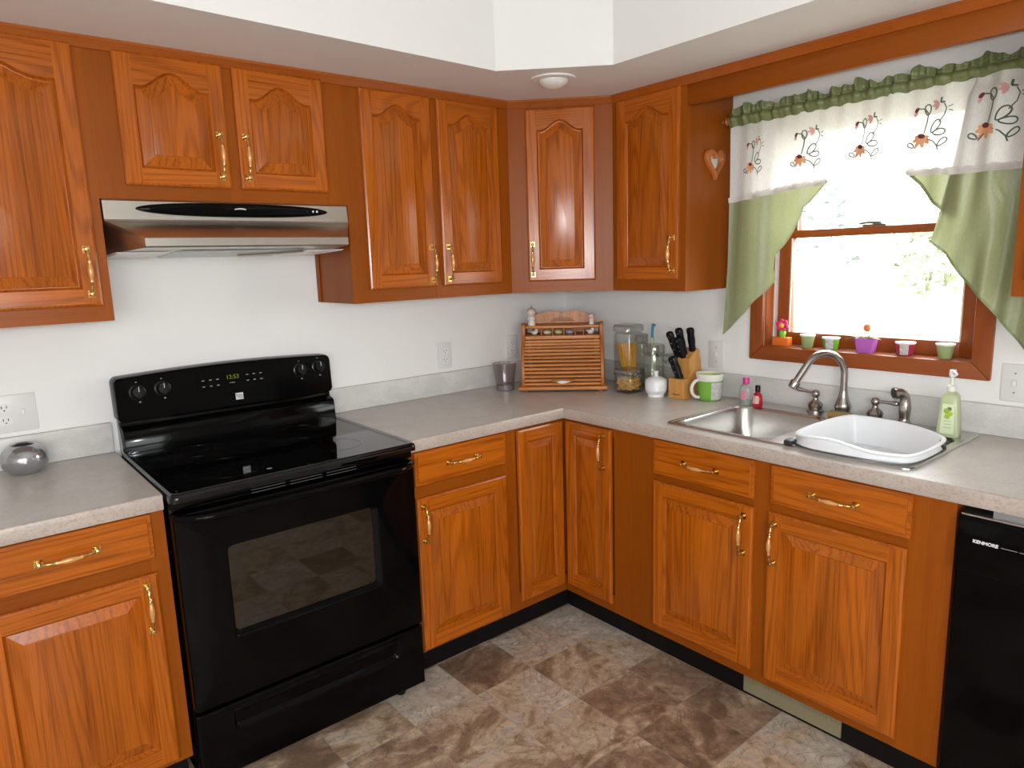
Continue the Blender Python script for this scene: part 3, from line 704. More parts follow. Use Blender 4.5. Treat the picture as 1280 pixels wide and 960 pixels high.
    cp = mb.build('control_panel', M_black, t, smooth=30)
    RX_ = math.radians(90-6)
    def on_panel(x, z, off=.0): q = tilt(x, z, -.0892-off); return q
    for kx, kz in ((.070, 1.111), (.147, 1.114), (.629, 1.117), (.703, 1.121)):
        mb = MB(); mb.lathe([(.026, 0), (.026, .004), (.021, .006), (.0185, .020), (.0165, .023), (.0001, .0235)], (0, 0, 0), 32)
        mb.box(-.0035, .0035, -.0185, .0185, .020, .030)
        k = mb.build('knob', M_blackm, cp, smooth=40, bevel=0); k.location = on_panel(kx, kz); k.rotation_euler = (RX_, 0, 0)
        m = MB().box(-.0009, .0009, .002, .0175, .0300, .0304).build('pointer', M_mark, k)
        for a in range(-2, 3):
            pass
        MB().box(-.0025, .0025, -.0012, .0012, 0, .0006).build('off_mark', M_dimmark, cp).matrix_local = Matrix.Translation(on_panel(kx, kz+.033)) @ Matrix.Rotation(RX_, 4, 'X')
        MB().box(-.0028, .0028, -.002, .002, 0, .0006).build('heat_mark', M_dimmark, cp).matrix_local = Matrix.Translation(on_panel(kx+.004, kz-.033)) @ Matrix.Rotation(RX_, 4, 'X')
    # display window, clock and touch pads
    MB().prism([(x, z) for x, z in rrect(-.125, .125, -.034, .034, .006, 4)], -.0009, 0, 'y').build('display', M_black, cp).matrix_local = Matrix.Translation(on_panel(.385, 1.117)) @ Matrix.Rotation(math.radians(-6), 4, 'X')
    c = text_obj('12:53', .021, 'clock', M_clock, cp, on_panel(.379, 1.123, .0016), (RX_, 0, 0))
    for i in range(3):
        for j in range(2):
            for s in (-1, 1):
                px = .379 + s*(.052+.0245*i); pz = 1.121-.021*j+ (.004 if s > 0 else 0)
                MB().box(-.0045, .0045, -.0014, .0014, 0, .0004).build('touch_pad', M_dimmark, cp).matrix_local = Matrix.Translation(on_panel(px, pz, .0010)) @ Matrix.Rotation(RX_, 4, 'X')
    MB().box(-.010, .010, -.0008, .0008, 0, .0004).build('display_print', M_dimmark, cp).matrix_local = Matrix.Translation(on_panel(.376, 1.103, .0010)) @ Matrix.Rotation(RX_, 4, 'X')
    em = MB().box(-.0135, .0135, -.012, .012, 0, .0012).build('emblem', plain('silver_emblem', (.62, .62, .64), .3), cp)
    em.matrix_local = Matrix.Translation(on_panel(.394, 1.052, .001)) @ Matrix.Rotation(RX_, 4, 'X')
    for a, b in (((-.0135, .006), (.0135, .001)), ((-.009, -.001), (.0135, -.006))):
        q = MB(); dx, dy = b[0]-a[0], b[1]-a[1]; l = math.hypot(dx, dy); nx, ny = -dy/l*.0010, dx/l*.0010
        q.prism([(a[0]+nx, a[1]+ny), (a[0]-nx, a[1]-ny), (b[0]-nx, b[1]-ny), (b[0]+nx, b[1]+ny)], .0012, .0015, 'z'); q.build('emblem_stripe', M_dark, em)
make_range()

# ------------------------------------------------------------------ range hood
def make_hood():
    X0 = -2.1125; W = .7585
    t = thing('range_hood', 'stainless steel under-cabinet range hood with a black oval control strip', 'range hood', (X0, 0, 1.548))
    z = lambda a: a-1.548
    ZA = 1.7085
    sec = [(.0, W, -.002, ZA), (.0, W, -.300, ZA), (.0, W, -.304, ZA-.004), (.0, W, -.309, 1.652), (.002, W-.002, -.313, 1.646),
           (.064, W-.079, -.456, 1.597), (.066, W-.081, -.461, 1.592), (.066, W-.081, -.462, 1.570), (.067, W-.082, -.459, 1.566), (.060, W-.075, -.43, 1.5655), (.004, W-.004, -.012, 1.5485), (.0, W, -.002, 1.5500)]
    mb = MB()
    L = [(a, y, z(h)) for a, b, y, h in sec]; R = [(b, y, z(h)) for a, b, y, h in sec]
    n = len(sec)
    mb.add(L+R, [(i, (i+1) % n, n+(i+1) % n, n+i) for i in range(n)])
    for side in (L, R):
        c = (sum(p[0] for p in side[:5])/5, -.20, z(1.63)); mb.add(list(side)+[c], [(i, (i+1) % n, n) for i in range(n)])
    mb.build('canopy', M_ss, t, smooth=28)
    # oval strip with buttons
    mb = MB(); cx, cz, a, b = .384, z(1.6835), .300, .0215
    def el(k, y, m=64): return [(cx+a*k*math.copysign(abs(math.cos(2*PI*i/m))**.82, math.cos(2*PI*i/m)), y, cz+b*k**.8*math.sin(2*PI*i/m)) for i in range(m)]
    mb.rings([el(1, -.299), el(1, -.307), el(.97, -.312), el(.85, -.3155), el(.5, -.317), el(.05, -.3172)])
    st = mb.build('control_strip', M_black, t, smooth=50)
    for i, bx in enumerate((.590, .606, .628, .642)):
        MB().lathe([(.0042, -.3105), (.0042, -.3145), (.003, -.3158), (.0001, -.316)], (bx, 0, cz+.001), 14, axis='y').build('button', M_white, st)
    MB().prism([(cx-.018+.036*i/10, cz+.004+.003*math.sin(PI*i/10)) for i in range(11)]+[(cx+.018-.036*i/10, cz+.0005+.002*math.sin(PI*(1-i/10))) for i in range(11)], -.3185, -.3165, 'y').build('emblem', plain('silver_badge', (.5, .5, .5), .3), st)
    # underside: lamp covers and filter screen
    def under(x0, x1, y0, y1, dz0=.0015, dz1=.006, inset=0):
        f = lambda y: z(1.5485+(-y-.012)/.418*.017)
        mb = MB(); mb.add([(x0, y0, f(y0)-dz0), (x1, y0, f(y0)-dz0), (x1, y1, f(y1)-dz0), (x0, y1, f(y1)-dz0), (x0+.006, y0+.006, f(y0)-dz1), (x1-.006, y0+.006, f(y0)-dz1), (x1-.006, y1-.006, f(y1)-dz1), (x0+.006, y1-.006, f(y1)-dz1)],
            [(0, 1, 2, 3), (4, 7, 6, 5), (0, 4, 5, 1), (1, 5, 6, 2), (2, 6, 7, 3), (3, 7, 4, 0)]); return mb
    under(.02, .17, -.30, -.03).build('lamp_cover', plain('milky_lamp_cover', (.85, .85, .84), .25), t)
    under(.60, .74, -.30, -.03).build('lamp_cover', plain('milky_lamp_cover', (.85, .85, .84), .25), t)
    under(.19, .58, -.34, -.03, .001, .004).build('filter_screen', plain('filter_mesh', (.45, .45, .44), .35, metal=1, noise=.5, nscale=300), t)
    MB().tube([(.40, -.20, z(1.546)), (.49, -.25, z(1.549)), (.575, -.33, z(1.553))], .004, 8).build('filter_latch', M_ss, t)
make_hood()

# ------------------------------------------------------------------ dishwasher
def make_dishwasher():
    t = thing('dishwasher', 'black built-in dishwasher at the right edge under the worktop', 'dishwasher', (0, -2.0375, 0), RR)
    W = .598
    MB().box(.004, W-.004, -.575, -.03, .10, .868).build('tub', M_blackm, t)
    MB().box(.004, W, -.560, -.54, .0, .115).build('toe_panel', M_blackm, t)
    mb = MB(); mb.box(.006, W, -.632, -.576, .122, .846); d = mb.build('door', M_black, t, bevel=.006, seg=3, smooth=40)
    mb = MB(); mb.prism([(-.576, .700), (-.634, .700), (-.638, .712), (-.636, .800), (-.632, .835), (-.622, .847), (-.576, .847)], .006, W, 'x'); mb.build('control_panel', M_black, d, bevel=.002, smooth=40)
    MB().box(.012, W, -.634, -.590, .8475, .8515).build('top_trim', plain('bright_door_edge', (.75, .75, .76), .2, metal=1), d)
    MB().box(.07, .5, -.60, -.57, .8505, .866).build('mounting_plate', plain('galvanised_plate', (.5, .5, .5), .3, metal=.9), t)
    text_obj('KENMORE', .0115, 'brand_plate', M_mark, d, (.069, -.6386, .787), (PI/2, 0, 0), bold=.0004)
    MB().box(.101, .135, -.6384, -.6378, .7852, .7866).build('printed_line', M_dimmark, d)
    MB().box(.139, .185, -.6384, -.6378, .7850, .7864).build('printed_line', M_dimmark, d)
    MB().prism([(x, z) for x, z in rrect(.18, .42, .808, .832, .008)], -.6345, -.630, 'y').build('latch_recess', M_dark, d)
make_dishwasher()

# ------------------------------------------------------------------ sink, faucet and what stands on them
def make_sink():
    t = thing('kitchen_sink', 'double-bowl stainless steel drop-in sink below the window', 'sink', (-.31, -1.50, H_C))
    ox0, ox1, oy0, oy1 = -.575, -.034, -1.910, -1.088
    def R(q, z, r=.03): return [(x, y, z) for x, y in rrect(ox0+q, ox1-q, oy0+q, oy1-q, max(.004, r-q), 6)]
    mb = MB()
    mb.rings([R(0, H_C+.0004), R(.001, H_C+.004), R(.005, H_C+.0065), R(.012, H_C+.0055), R(.018, H_C+.0035)], 0, cap0=False, cap1=False)
    # deck with two bowl openings: outer rim ring is bridged by strips
    bowls = [(-.545, -.128, -1.475, -1.112), (-.545, -.128, -1.882, -1.520)]
    zt = H_C+.0035; i0x, i1x, i0y, i1y = ox0+.018, ox1-.018, oy0+.018, oy1-.018
    def q(a, b, c, d): mb.add([(a, c, zt), (b, c, zt), (b, d, zt), (a, d, zt)], [(0, 1, 2, 3)])
    bx0, bx1 = -.545, -.128
    q(i0x, bx0, i0y, i1y); q(bx1, i1x, i0y, i1y)
    q(bx0, bx1, i0y, bowls[1][2]); q(bx0, bx1, bowls[1][3], bowls[0][2]); q(bx0, bx1, bowls[0][3], i1y)
    mb.build('rim', M_sink, t, world=True, smooth=30, fix=True)
    for k, (a, b, c, d) in enumerate(bowls):
        bm_ = MB()
        sq = [(x, y, zt) for x, y in [(b, d), (a, d), (a, c), (b, c)]]
        def C(qq, z, r): return [(x, y, z) for x, y in rrect(a+qq, b-qq, c+qq, d-qq, r, 8)]
        nn = len(C(0, 0, .05)); per = nn//4
        flat0 = []
        for cx, cy in ((b, d), (a, d), (a, c), (b, c)): flat0 += [(cx, cy, zt)]*per
        bm_.rings([flat0, C(.001, zt, .055), C(.004, zt-.003, .055), C(.008, zt-.012, .055), C(.014, zt-.12, .055), C(.022, zt-.150, .055), C(.045, zt-.166, .05), C(.10, zt-.172, .03)], 0, cap0=False, cap1=True)
        bm_.build('bowl', M_sink, t, world=True, smooth=50, fix=False, weld=True)
        MB().lathe([(.042, 0), (.040, .004), (.030, .002), (.028, -.003), (.0001, -.004)], ((a+b)/2, (c+d)/2, zt-.1715), 24, cap=False).build('drain', M_nickel, t, world=True)
make_sink()
ZS = H_C+.0036
def make_faucet():
    t = thing('faucet', 'brushed nickel high-arc faucet with two lever handles behind the sink', 'faucet', (-.056, -1.479, ZS))
    mb = MB()
    mb.lathe([(.028, 0), (.028, .008), (.025, .012), (.027, .026), (.029, .032), (.025, .044), (.018, .064), (.0145, .078), (.0135, .09)], (0, 0, 0), 28)
    d = Vector((-.865, .50, 0)).normalized()
    pts = []; rad = []
    for i in range(6): pts.append(Vector((0, 0, .08+.068*i/5))); rad.append(.0125)
    Rr = .080; c = Vector((0, 0, .148))+d*Rr
    for i in range(1, 25):
        a = PI - math.radians(148)*i/24
        pts.append(c + d*(Rr*math.cos(a)) + Vector((0, 0, Rr*math.sin(a)))); rad.append(.0125-.0008*i/24)
    e = pts[-1]; v = (pts[-1]-pts[-2]).normalized()
    for k in range(1, 6): pts.append(e+v*(.0135*k)); rad.append(.0117)
    e = pts[-1]
    for k, r in ((.001, .0165), (.006, .0175), (.014, .0165), (.024, .0155), (.028, .0140)): pts.append(e+v*k); rad.append(r)
    mb.tube(pts, rad, 20)
    mb.build('spout', M_nickel, t, smooth=50)
    for y, s in ((.101, 1), (-.112, -1)):
        mb = MB()
        mb.lathe([(.030, 0), (.030, .005), (.024, .009), (.025, .017), (.0275, .024), (.022, .033), (.0125, .040), (.0095, .048), (.0095, .054), (.0135, .058), (.0150, .066), (.0125, .075), (.006, .0795), (.0001, .080)], (0, y, 0), 24)
        lv = Vector((-.30*1, .62*s, .10)).normalized()
        if s < 0: lv = Vector((.12, -.95, -.02)).normalized()
        else: lv = Vector((-.10, .95, .16)).normalized()
        b = Vector((0, y, .066)); L = .072
        mb.tube([b+lv*(L*k) for k in (.1, .25, .45, .65, .82, .92, 1.0, 1.03)], [.0062, .0050, .0052, .0064, .0086, .0088, .0065, .002], 14)
        mb.build('lever_handle', M_nickel, t, smooth=50)
make_faucet()
def make_spray():
    t = thing('side_spray', 'brushed nickel side sprayer standing right of the faucet levers', 'sprayer', (-.050, -1.684, ZS))
    mb = MB(); mb.lathe([(.022, 0), (.022, .005), (.018, .009), (.016, .018), (.0165, .024)], (0, 0, 0), 24); mb.build('holder', M_nickel, t, smooth=45)
    mb = MB(); d = Vector((-.75, .66, 0)).normalized()
    pts = [(0, 0, .020), (0, 0, .034), (0, 0, .052), (0, 0, .070), (0, 0, .082)]; rad = [.0155, .0175, .0195, .0175, .0160]
    for k, z in ((.003, .093), (.009, .101), (.018, .106), (.026, .1065)): pts.append((d.x*k, d.y*k, z)); rad.append(.0165)
    pts.append((d.x*.029, d.y*.029, .1062)); rad.append(.0195); pts.append((d.x*.040, d.y*.040, .105)); rad.append(.0200)
    mb.tube(pts, rad, 20); h = mb.build('spray_head', M_nickel, t, smooth=50)
    c = Vector((d.x*.0402, d.y*.0402, .105)); MB().tube([c, c+Vector((d.x*.002, d.y*.002, -.0003))], .0155, 18).build('nozzle', M_rubber, h)
make_spray()
def make_dishpan():
    t = thing('dish_tub', 'white wavy-edged plastic tub resting over the right sink bowl', 'dish tub', (-.345, -1.715, ZS))
    
    poly = [(-.262, .190), (.195, .192), (.218, .120), (.200, -.020), (.105, -.160), (.020, -.186), (-.165, -.186), (-.215, -.150)]
    for _ in range(4):
        q = []
        for p0, p1 in zip(poly, poly[1:]+poly[:1]): q += [(lerp(p0[0], p1[0], .25), lerp(p0[1], p1[1], .25)), (lerp(p0[0], p1[0], .75), lerp(p0[1], p1[1], .75))]
        poly = q
    m = len(poly); A = list(range(m))
    def wave(y): return .5+.5*math.cos((y/.175-.30)*PI*1.1) if abs(y/.175-.30) < .909 else 0
    def prof(a, k, z, wv=0):
        # rim outline; along the front its edge swings inwards and up in one wave
        x, y = poly[a]; xx = x*k; yy = y*k; lift = 0
        if x < 0:
            f = smooth01(-x/.19); xx += wv*.022*f*wave(y); lift = wv*.016*f*wave(y)
        return (xx, yy, z+lift)
    rr = [(.80, -.074, 0), (.85, -.070, .2), (.90, -.02, .7), (.93, .004, 1), (1.0, .006, .15), (1.005, .009, .15), (1.0, .011, .4), (.975, .018, 1), (1.0, .0215, 1), (1.012, .023, 1), (1.012, .026, 1), (1.0, .0275, 1), (.955, .027, 1), (.940, .022, 1), (.915, -.015, .8), (.87, -.062, .2), (.80, -.068, 0)]
    mb = MB(); mb.rings([[prof(a, k, z, wv) for a in A] for k, z, wv in rr]); mb.build('tub', M_dish, t, smooth=50)
    mb = MB(); mb.box(-.234, -.196, .146, .172, .004, .020); mb.build('rubber_grip', M_rubber, t, bevel=.004)
    mb = MB(); mb.prism([(.010, -.1945), (.085, -.166), (.086, -.150), (.012, -.178)], .008, .021, 'z'); mb.build('rubber_grip', M_rubber, t, bevel=.002)
make_dishpan()
sp = thing('sponge', 'flat tan kitchen sponge lying in front of the faucet base', 'sponge', (-.100, -1.492, ZS))
MB().box(-.016, .016, -.040, .040, 0, .016).build('foam', plain('tan_sponge', (.45, .28, .09), .9, noise=.2, nscale=200, bump=.3), sp, bevel=.003)
MB().box(-.016, .016, -.040, .040, .0161, .019).build('scour_pad', plain('olive_scour_pad', (.33, .30, .12), .9, noise=.3, nscale=250), sp, bevel=.001)
def make_soap():
    t = thing('soap_bottle', 'pale green square hand soap pump bottle on the right of the sink', 'soap bottle', (-.120, -1.842, ZS), math.radians(8))
    mb = MB(); g = plain('pale_green_soap', (.62, .70, .42), .2, trans=.25)
    def sq(h, z, r=.008): return [(x, y, z) for x, y in rrect(-h, h, -h, h, min(r, h*.5), 4)]
    mb.rings([sq(.029, 0), sq(.031, .003), sq(.0305, .02), sq(.026, .085), sq(.0225, .125), sq(.019, .134), sq(.012, .140), sq(.011, .143)])
    b = mb.build('bottle', g, t, smooth=40)
    mb = MB(); mb.add([(-.0315, -.019, .012), (-.0315, .019, .012), (-.0258, .016, .105), (-.0258, -.016, .105)], [(0, 1, 2, 3)]); mb.v = [(q[0]-.0008, q[1], q[2]) for q in mb.v]
    lb = mb.build('label', plain('cream_green_label', (.66, .74, .50), .5), b)
    for i, (y, zz, r, c) in enumerate(((.004, .083, .0085, (.30, .45, .03)), (-.006, .075, .0075, (.42, .55, .05)), (.002, .066, .008, (.36, .50, .04)), (-.003, .090, .006, (.10, .17, .03)))):
        xx = -.0317+(zz-.012)/.093*.0057-.0012
        MB().lathe([(r, 0), (r*.7, -.0006), (.0001, -.0008)], (xx, y, zz), 14, axis='x', cap=False).build('fruit_print', plain('lime_print', c, .5), lb)
    for zz in (.050, .040, .030):
        xx = -.0317+(zz-.012)/.093*.0057-.0010
        MB().box(xx, xx+.0004, -.010, .010, zz, zz+.003).build('print_line', plain('pale_print', (.45, .55, .30), .5), lb)
    MB().lathe([(.0135, .142), (.0135, .156), (.011, .160), (.007, .162), (.005, .180), (.005, .188)], (0, 0, 0), 20).build('collar', plain('clear_white_collar', (.75, .78, .70), .3), t, smooth=40)
    mb = MB(); mb.lathe([(.005, .186), (.0095, .188), (.0105, .196), (.0095, .2085), (.0001, .210)], (0, 0, 0), 20); mb.tube([(0, 0, .2005), (-.012, -.008, .201), (-.020, -.014, .198)], [.006, .0055, .0045], 10)
    mb.build('pump_head', M_white, t, smooth=45)
make_soap()
def bottle(name, label, loc, prof, mat, capprof, capmat, lab=None):
    t = thing(name, label, 'bottle', loc)
    b = MB().lathe(prof, (0, 0, 0), 28, sc=(.75, 1)).build('bottle', mat, t, smooth=45)
    MB().lathe(capprof, (0, 0, 0), 24).build('cap', capmat, t, smooth=40)
    return t, b
t, b = bottle('clear_bottle', 'small clear bottle with a bright pink cap beside the sink corner', (-.123, -1.131, ZS),
    [(.022, 0), (.0245, .004), (.0245, .060), (.021, .074), (.012, .082), (.010, .084)], plain('pale_clear_plastic', (.78, .82, .79), .12, trans=.75), [(.0125, .083), (.0125, .105), (.011, .108), (.0001, .1085)], plain('pink_cap', (.55, .03, .22), .3))
MB().lathe([(.0205, .003), (.0205, .022)], (0, 0, 0), 24, sc=(.75, 1)).build('liquid', plain('green_liquid', (.25, .45, .22), .2), t)
mb = MB(); mb.grid(lambda u, v: (-.0248*.75*math.cos((u-.5)*.9)-.0006, .0248*math.sin((u-.5)*.9)-.002, lerp(.022, .058, v)), 8, 2); mb.build('label', plain('pink_label', (.75, .25, .35), .5, noise=.3, nscale=160), t)
t, b = bottle('red_bottle', 'small red bottle with a black cap next to the pink-capped one', (-.132, -1.187, ZS),
    [(.018, 0), (.0205, .004), (.0200, .030), (.016, .050), (.009, .058), (.008, .062)], plain('red_plastic', (.38, .006, .015), .15), [(.0098, .061), (.0098, .083), (.0085, .085), (.0001, .0855)], M_blackm)
mb = MB(); mb.grid(lambda u, v: (-lerp(.0207, .0175, v)*.75*math.cos((u-.5)*1.4)-.0008, lerp(.0207, .0175, v)*math.sin((u-.5)*1.4), lerp(.016, .046, v)), 8, 4); mb.build('label', plain('white_red_label', (.72, .45, .44), .5, noise=.4, nscale=140), t)

# ------------------------------------------------------------------ things on the worktops
def make_globe():
    t = thing('votive_bowl', 'round silvery glass votive bowl on the left worktop', 'candle holder', (-2.369, -.092, H_C))
    g = plain('smoky_mercury_glass', (.42, .43, .44), .16, metal=.75, noise=.25, nscale=25)
    pr = []
    for i in range(20):
        a = math.radians(-58+i*(116)/19); pr.append((.063*math.cos(a), .0445+.0525*math.sin(a)))
    pr = [(.0001, .001)]+pr+[(.031, .0875), (.029, .085)]+[(.057*math.cos(math.radians(52-i*12)), .0445+.046*math.sin(math.radians(52-i*12))) for i in range(9)]+[(.0001, .006)]
    MB().lathe(pr, (0, 0, 0), 48, cap=False).build('bowl', g, t, smooth=60)
    MB().lathe([(.019, .0065), (.019, .022), (.0001, .022)], (0, 0, 0), 24).build('tealight', plain('candle_wax', (.75, .75, .72), .5), t)
make_globe()
def make_tumbler():
    t = thing('tumbler', 'clear smoky ribbed tumbler left of the bread box', 'cup', (-.527, -.135, H_C))
    mb = MB(); m = 48
    pr = [(.040, 0), (.041, .003), (.042, .022), (.0425, .026), (.055, .122), (.0565, .126), (.0545, .126), (.053, .121), (.040, .03), (.0001, .028)]
    vs = []
    mb.rings([[(r*(1+(.012*math.cos(i*PI) if .024 < z < .12 else 0))*math.cos(2*PI*i/m), r*(1+(.012*math.cos(i*PI) if .024 < z < .12 else 0))*math.sin(2*PI*i/m), z) for i in range(m)] for r, z in pr], cap0=True, cap1=False)
    mb.build('cup', clear_glass('smoky_tumbler_glass', (.88, .86, .87), ior=2.1), t, smooth=30)
    MB().lathe([(.0385, .002), (.0395, .024), (.0001, .024)], (0, 0, 0), 36).build('thick_base', plain('mauve_tinted_base', (.40, .35, .37), .15, trans=.3), t, smooth=40)
make_tumbler()
def make_breadbox():
    t = thing('bread_box', 'oak roll-top bread box standing diagonally in the corner', 'bread box', (-.394, -.381, H_C), -PI/4)
    # local: x to the right, y into the corner, front at y=0
    MB().box(-.200, .200, -.004, .275, .008, .024).build('base_board', box_h, t, bevel=.005, seg=3)
    for fx in (-.17, .17):
        for fy in (.03, .24): MB().lathe([(.012, 0), (.014, .004), (.012, .008)], (fx, fy, 0), 14).build('foot', box_v, t)
    side = [(.02, .024), (.016, .06), (.018, .10), (.030, .150), (.060, .195), (.092, .225), (.106, .245), (.110, .268), (.112, .292), (.125, .305), (.142, .302), (.16, .29), (.265, .29), (.265, .024)]
    for s in (-1, 1):
        mb = MB(); mb.prism(side, s*.187, s*.170, 'x'); mb.build('side_panel', box_v, t, bevel=.003, smooth=40)
    # tambour: one curtain of rounded slats
    crv = [(.024, .024), (.021, .06), (.023, .10), (.034, .148), (.064, .192), (.098, .224)]
    def at(s):
        seg = [math.hypot(b[0]-a[0], b[1]-a[1]) for a, b in zip(crv, crv[1:])]; T = sum(seg)*s
        for (a, b), L in zip(zip(crv, crv[1:]), seg):
            if T <= L+1e-9: u = T/L; return (lerp(a[0], b[0], u), lerp(a[1], b[1], u)), ((b[0]-a[0])/L, (b[1]-a[1])/L)
            T -= L
        return crv[-1], (1, 0)
    mb = MB(); ns = 13
    for k in range(ns):
        (y0, z0), tg = at((k+.10)/ns); (y1, z1), _ = at((k+.90)/ns); nx = (-tg[1], tg[0])
        pr = []
        for i in range(9):
            u = i/8; o = .0085*math.sin(PI*u)**.8
            pr.append((lerp(y0, y1, u)+nx[0]*o, lerp(z0, z1, u)+nx[1]*o))
        pr += [(y1+.006, z1), (y0+.006, z0)]
        mb.prism(pr, -.1695, .1695, 'x')
    tb = mb.build('tambour_door', box_h, t, smooth=50)
    # pull with a white centre
    pl = MB(); pl.tube([(-.045, .012, .051), (-.043, .000, .051), (-.03, -.006, .048), (0, -.009, .046), (.03, -.006, .048), (.043, .000, .051), (.045, .012, .051)], [.0055, .0060, .004, .0035, .004, .0060, .0055], 12)
    p = pl.build('pull', M_brass, tb, smooth=50)
    pl = MB(); pl.tube([(-.021, -.0078, .0468), (-.012, -.0088, .0462), (0, -.0092, .046), (.012, -.0088, .0462), (.021, -.0078, .0468)], [.004, .0068, .0074, .0068, .004], 14); tag(pl.build('pull', plain('white_ceramic', (.78, .76, .70), .2), tb, smooth=50), 'white ceramic middle of the pull')
    MB().box(-.1695, .1695, .094, .262, .2275, .2445).build('shelf_board', box_h, t, bevel=.003)
    MB().box(-.1695, .1695, .112, .262, .277, .289).build('top_shelf', box_h, t, bevel=.003)
    for sx in (-.096, -.044, .008, .060, .098):
        MB().lathe([(.003, .2445), (.0045, .250), (.003, .255), (.0045, .261), (.003, .267), (.0045, .272), (.003, .277)], (sx, .120, 0), 10).build('spindle', box_v, t, smooth=50)
    # double-arched back board with a hand hole
    m = 40; arch = []
    for i in range(m+1):
        x = -.165+.33*i/m; a = abs(x)
        h = .289+.058*math.sqrt(max(0, 1-((a-.038)/.128)**2)) if a > .038 else .289+.058-.012*(1-a/.038)**1.4
        if a > .162: h = .2895
        arch.append((x, h))
    mb = MB(); hx0, hx1 = -.058, .058
    # strips: outside the hole full height, over the hole only above it
    def zhole(x):
        return (.298, .298+.018*max(0, 1-(abs(x)/.058)**4)) if abs(x) < .058 else None
    cols = arch
    for (x0, h0), (x1, h1) in zip(cols, cols[1:]):
        a, b = zhole(x0), zhole(x1)
        if a and b:
            for (p0, q0, p1, q1) in ((.2895, a[0], .2895, b[0]), (a[1], h0, b[1], h1)):
                mb.add([(x0, .246, p0), (x1, .246, p1), (x1, .246, q1), (x0, .246, q0), (x0, .262, p0), (x1, .262, p1), (x1, .262, q1), (x0, .262, q0)], [(0, 1, 2, 3), (7, 6, 5, 4), (0, 4, 5, 1), (3, 2, 6, 7), (1, 5, 6, 2), (0, 3, 7, 4)])
        else:
            mb.add([(x0, .246, .2895), (x1, .246, .2895), (x1, .246, h1), (x0, .246, h0), (x0, .262, .2895), (x1, .262, .2895), (x1, .262, h1), (x0, .262, h0)], [(0, 1, 2, 3), (7, 6, 5, 4), (3, 2, 6, 7), (0, 4, 5, 1), (1, 5, 6, 2), (0, 3, 7, 4)])
    mb.build('back_board', wood('back_board_oak', (.62, .27, .10), (.36, .12, .03), axis='x', rough=.4), t, smooth=0)
    MB().box(-.150, .150, .262, .268, .024, .322).build('rear_panel', box_v, t)
    return t
bb = make_breadbox()
bbm = Matrix.Translation((-.394, -.381, H_C)) @ Matrix.Rotation(-PI/4, 4, 'Z')
def bbp(x, y, z): return tuple(bbm @ Vector((x, y, z)))
M_porc = plain('painted_porcelain', (.74, .70, .66), .3, noise=.12, nscale=60)
def figurine(label, x, y, z, h, hat=False, halo=False):
    t = thing('figurine', label, 'figurine', bbp(x, y, z), -PI/4, 'porcelain figurines on the bread box')
    s = h/.08
    MB().lathe([(.018*s, 0), (.0185*s, .004*s), (.015*s, .02*s), (.010*s, .036*s), (.0075*s, .043*s), (.005*s, .046*s)], (0, 0, 0), 20).build('robe', M_porc, t, smooth=50)
    MB().lathe([(.0001, .043*s)]+[(.0195*s*math.sin(PI*i/12), .058*s-.0190*s*math.cos(PI*i/12)) for i in range(1, 12)]+[(.0001, .077*s)], (0, 0, 0), 20, cap=False).build('head', plain('porcelain_face', (.72, .58, .50), .35), t, smooth=60)
    mb = MB(); mb.lathe([(.0208*s*math.cos(a), .059*s+.0200*s*math.sin(a)) for a in [math.radians(-12+10*i) for i in range(10)]]+[(.0001, .0790*s)], (0, .0045*s, 0), 20); mb.build('hair', plain('grey_brown_hair', (.36, .30, .25), .5), t, smooth=60)
    for sx in (-1, 1): MB().tube([(sx*.009*s, -.002*s, .038*s), (sx*.014*s, -.010*s, .028*s), (sx*.004*s, -.015*s, .026*s)], [.0045*s, .0042*s, .003*s], 10).build('arm', M_porc, t, smooth=50)
    if hat: MB().tube([(0, .002*s, .077*s), (.001*s, .002*s, .084*s), (.003*s, .002*s, .094*s)], [.006*s, .004*s, .001*s], 10).build('topknot', plain('grey_brown_hair', (.36, .30, .25), .5), t)
figurine('tall porcelain figurine standing at the left end of the bread box top', -.142, .150, .289, .082, hat=True)
figurine('short porcelain figurine standing at the right end of the bread box top', .135, .150, .289, .052)
CG = 'little ornaments in the bread box gallery'
def ornament(label, x, sx, sy, sz, col, shape='egg'):
    t = thing('ornament', label, 'ornament', bbp(x, .155, .2445), -PI/4, CG)
    mb = MB(); mb.lathe([(.0001, 0)]+[(sx*math.sin(PI*i/12), sz*.5*(1-math.cos(PI*i/12))) for i in range(1, 12)]+[(.0001, sz)], (0, 0, 0), 20, cap=False, sc=(1, sy/sx)); mb.build('body', plain('glazed_ornament', col, .22, noise=.15, nscale=70), t, smooth=60)
    if shape == 'bird':
        MB().lathe([(.0001, sz*.55)]+[(.009*math.sin(PI*i/10), sz*.55+.009*(1-math.cos(PI*i/10))) for i in range(1, 10)], (sx*.6, 0, 0), 14, cap=False).build('head', plain('glazed_ornament', col, .22), t, smooth=60)
        MB().tube([(-sx*.7, 0, sz*.6), (-sx*1.2, 0, sz*.85)], [.005, .001], 8).build('tail', plain('glazed_ornament', col, .22), t)
ornament('white glazed bird at the left end inside the bread box gallery', -.130, .015, .011, .020, (.72, .70, .66), 'bird')
ornament('cream oval ornament second from left in the bread box gallery', -.070, .020, .012, .021, (.62, .55, .38))
ornament('yellow-green oval ornament in the middle of the bread box gallery', -.018, .020, .012, .022, (.46, .45, .20))
ornament('grey-blue oval ornament right of the middle in the bread box gallery', .034, .020, .012, .021, (.30, .30, .36))
ornament('white glazed bird at the right end inside the bread box gallery', .130, .016, .012, .021, (.76, .73, .72), 'bird')

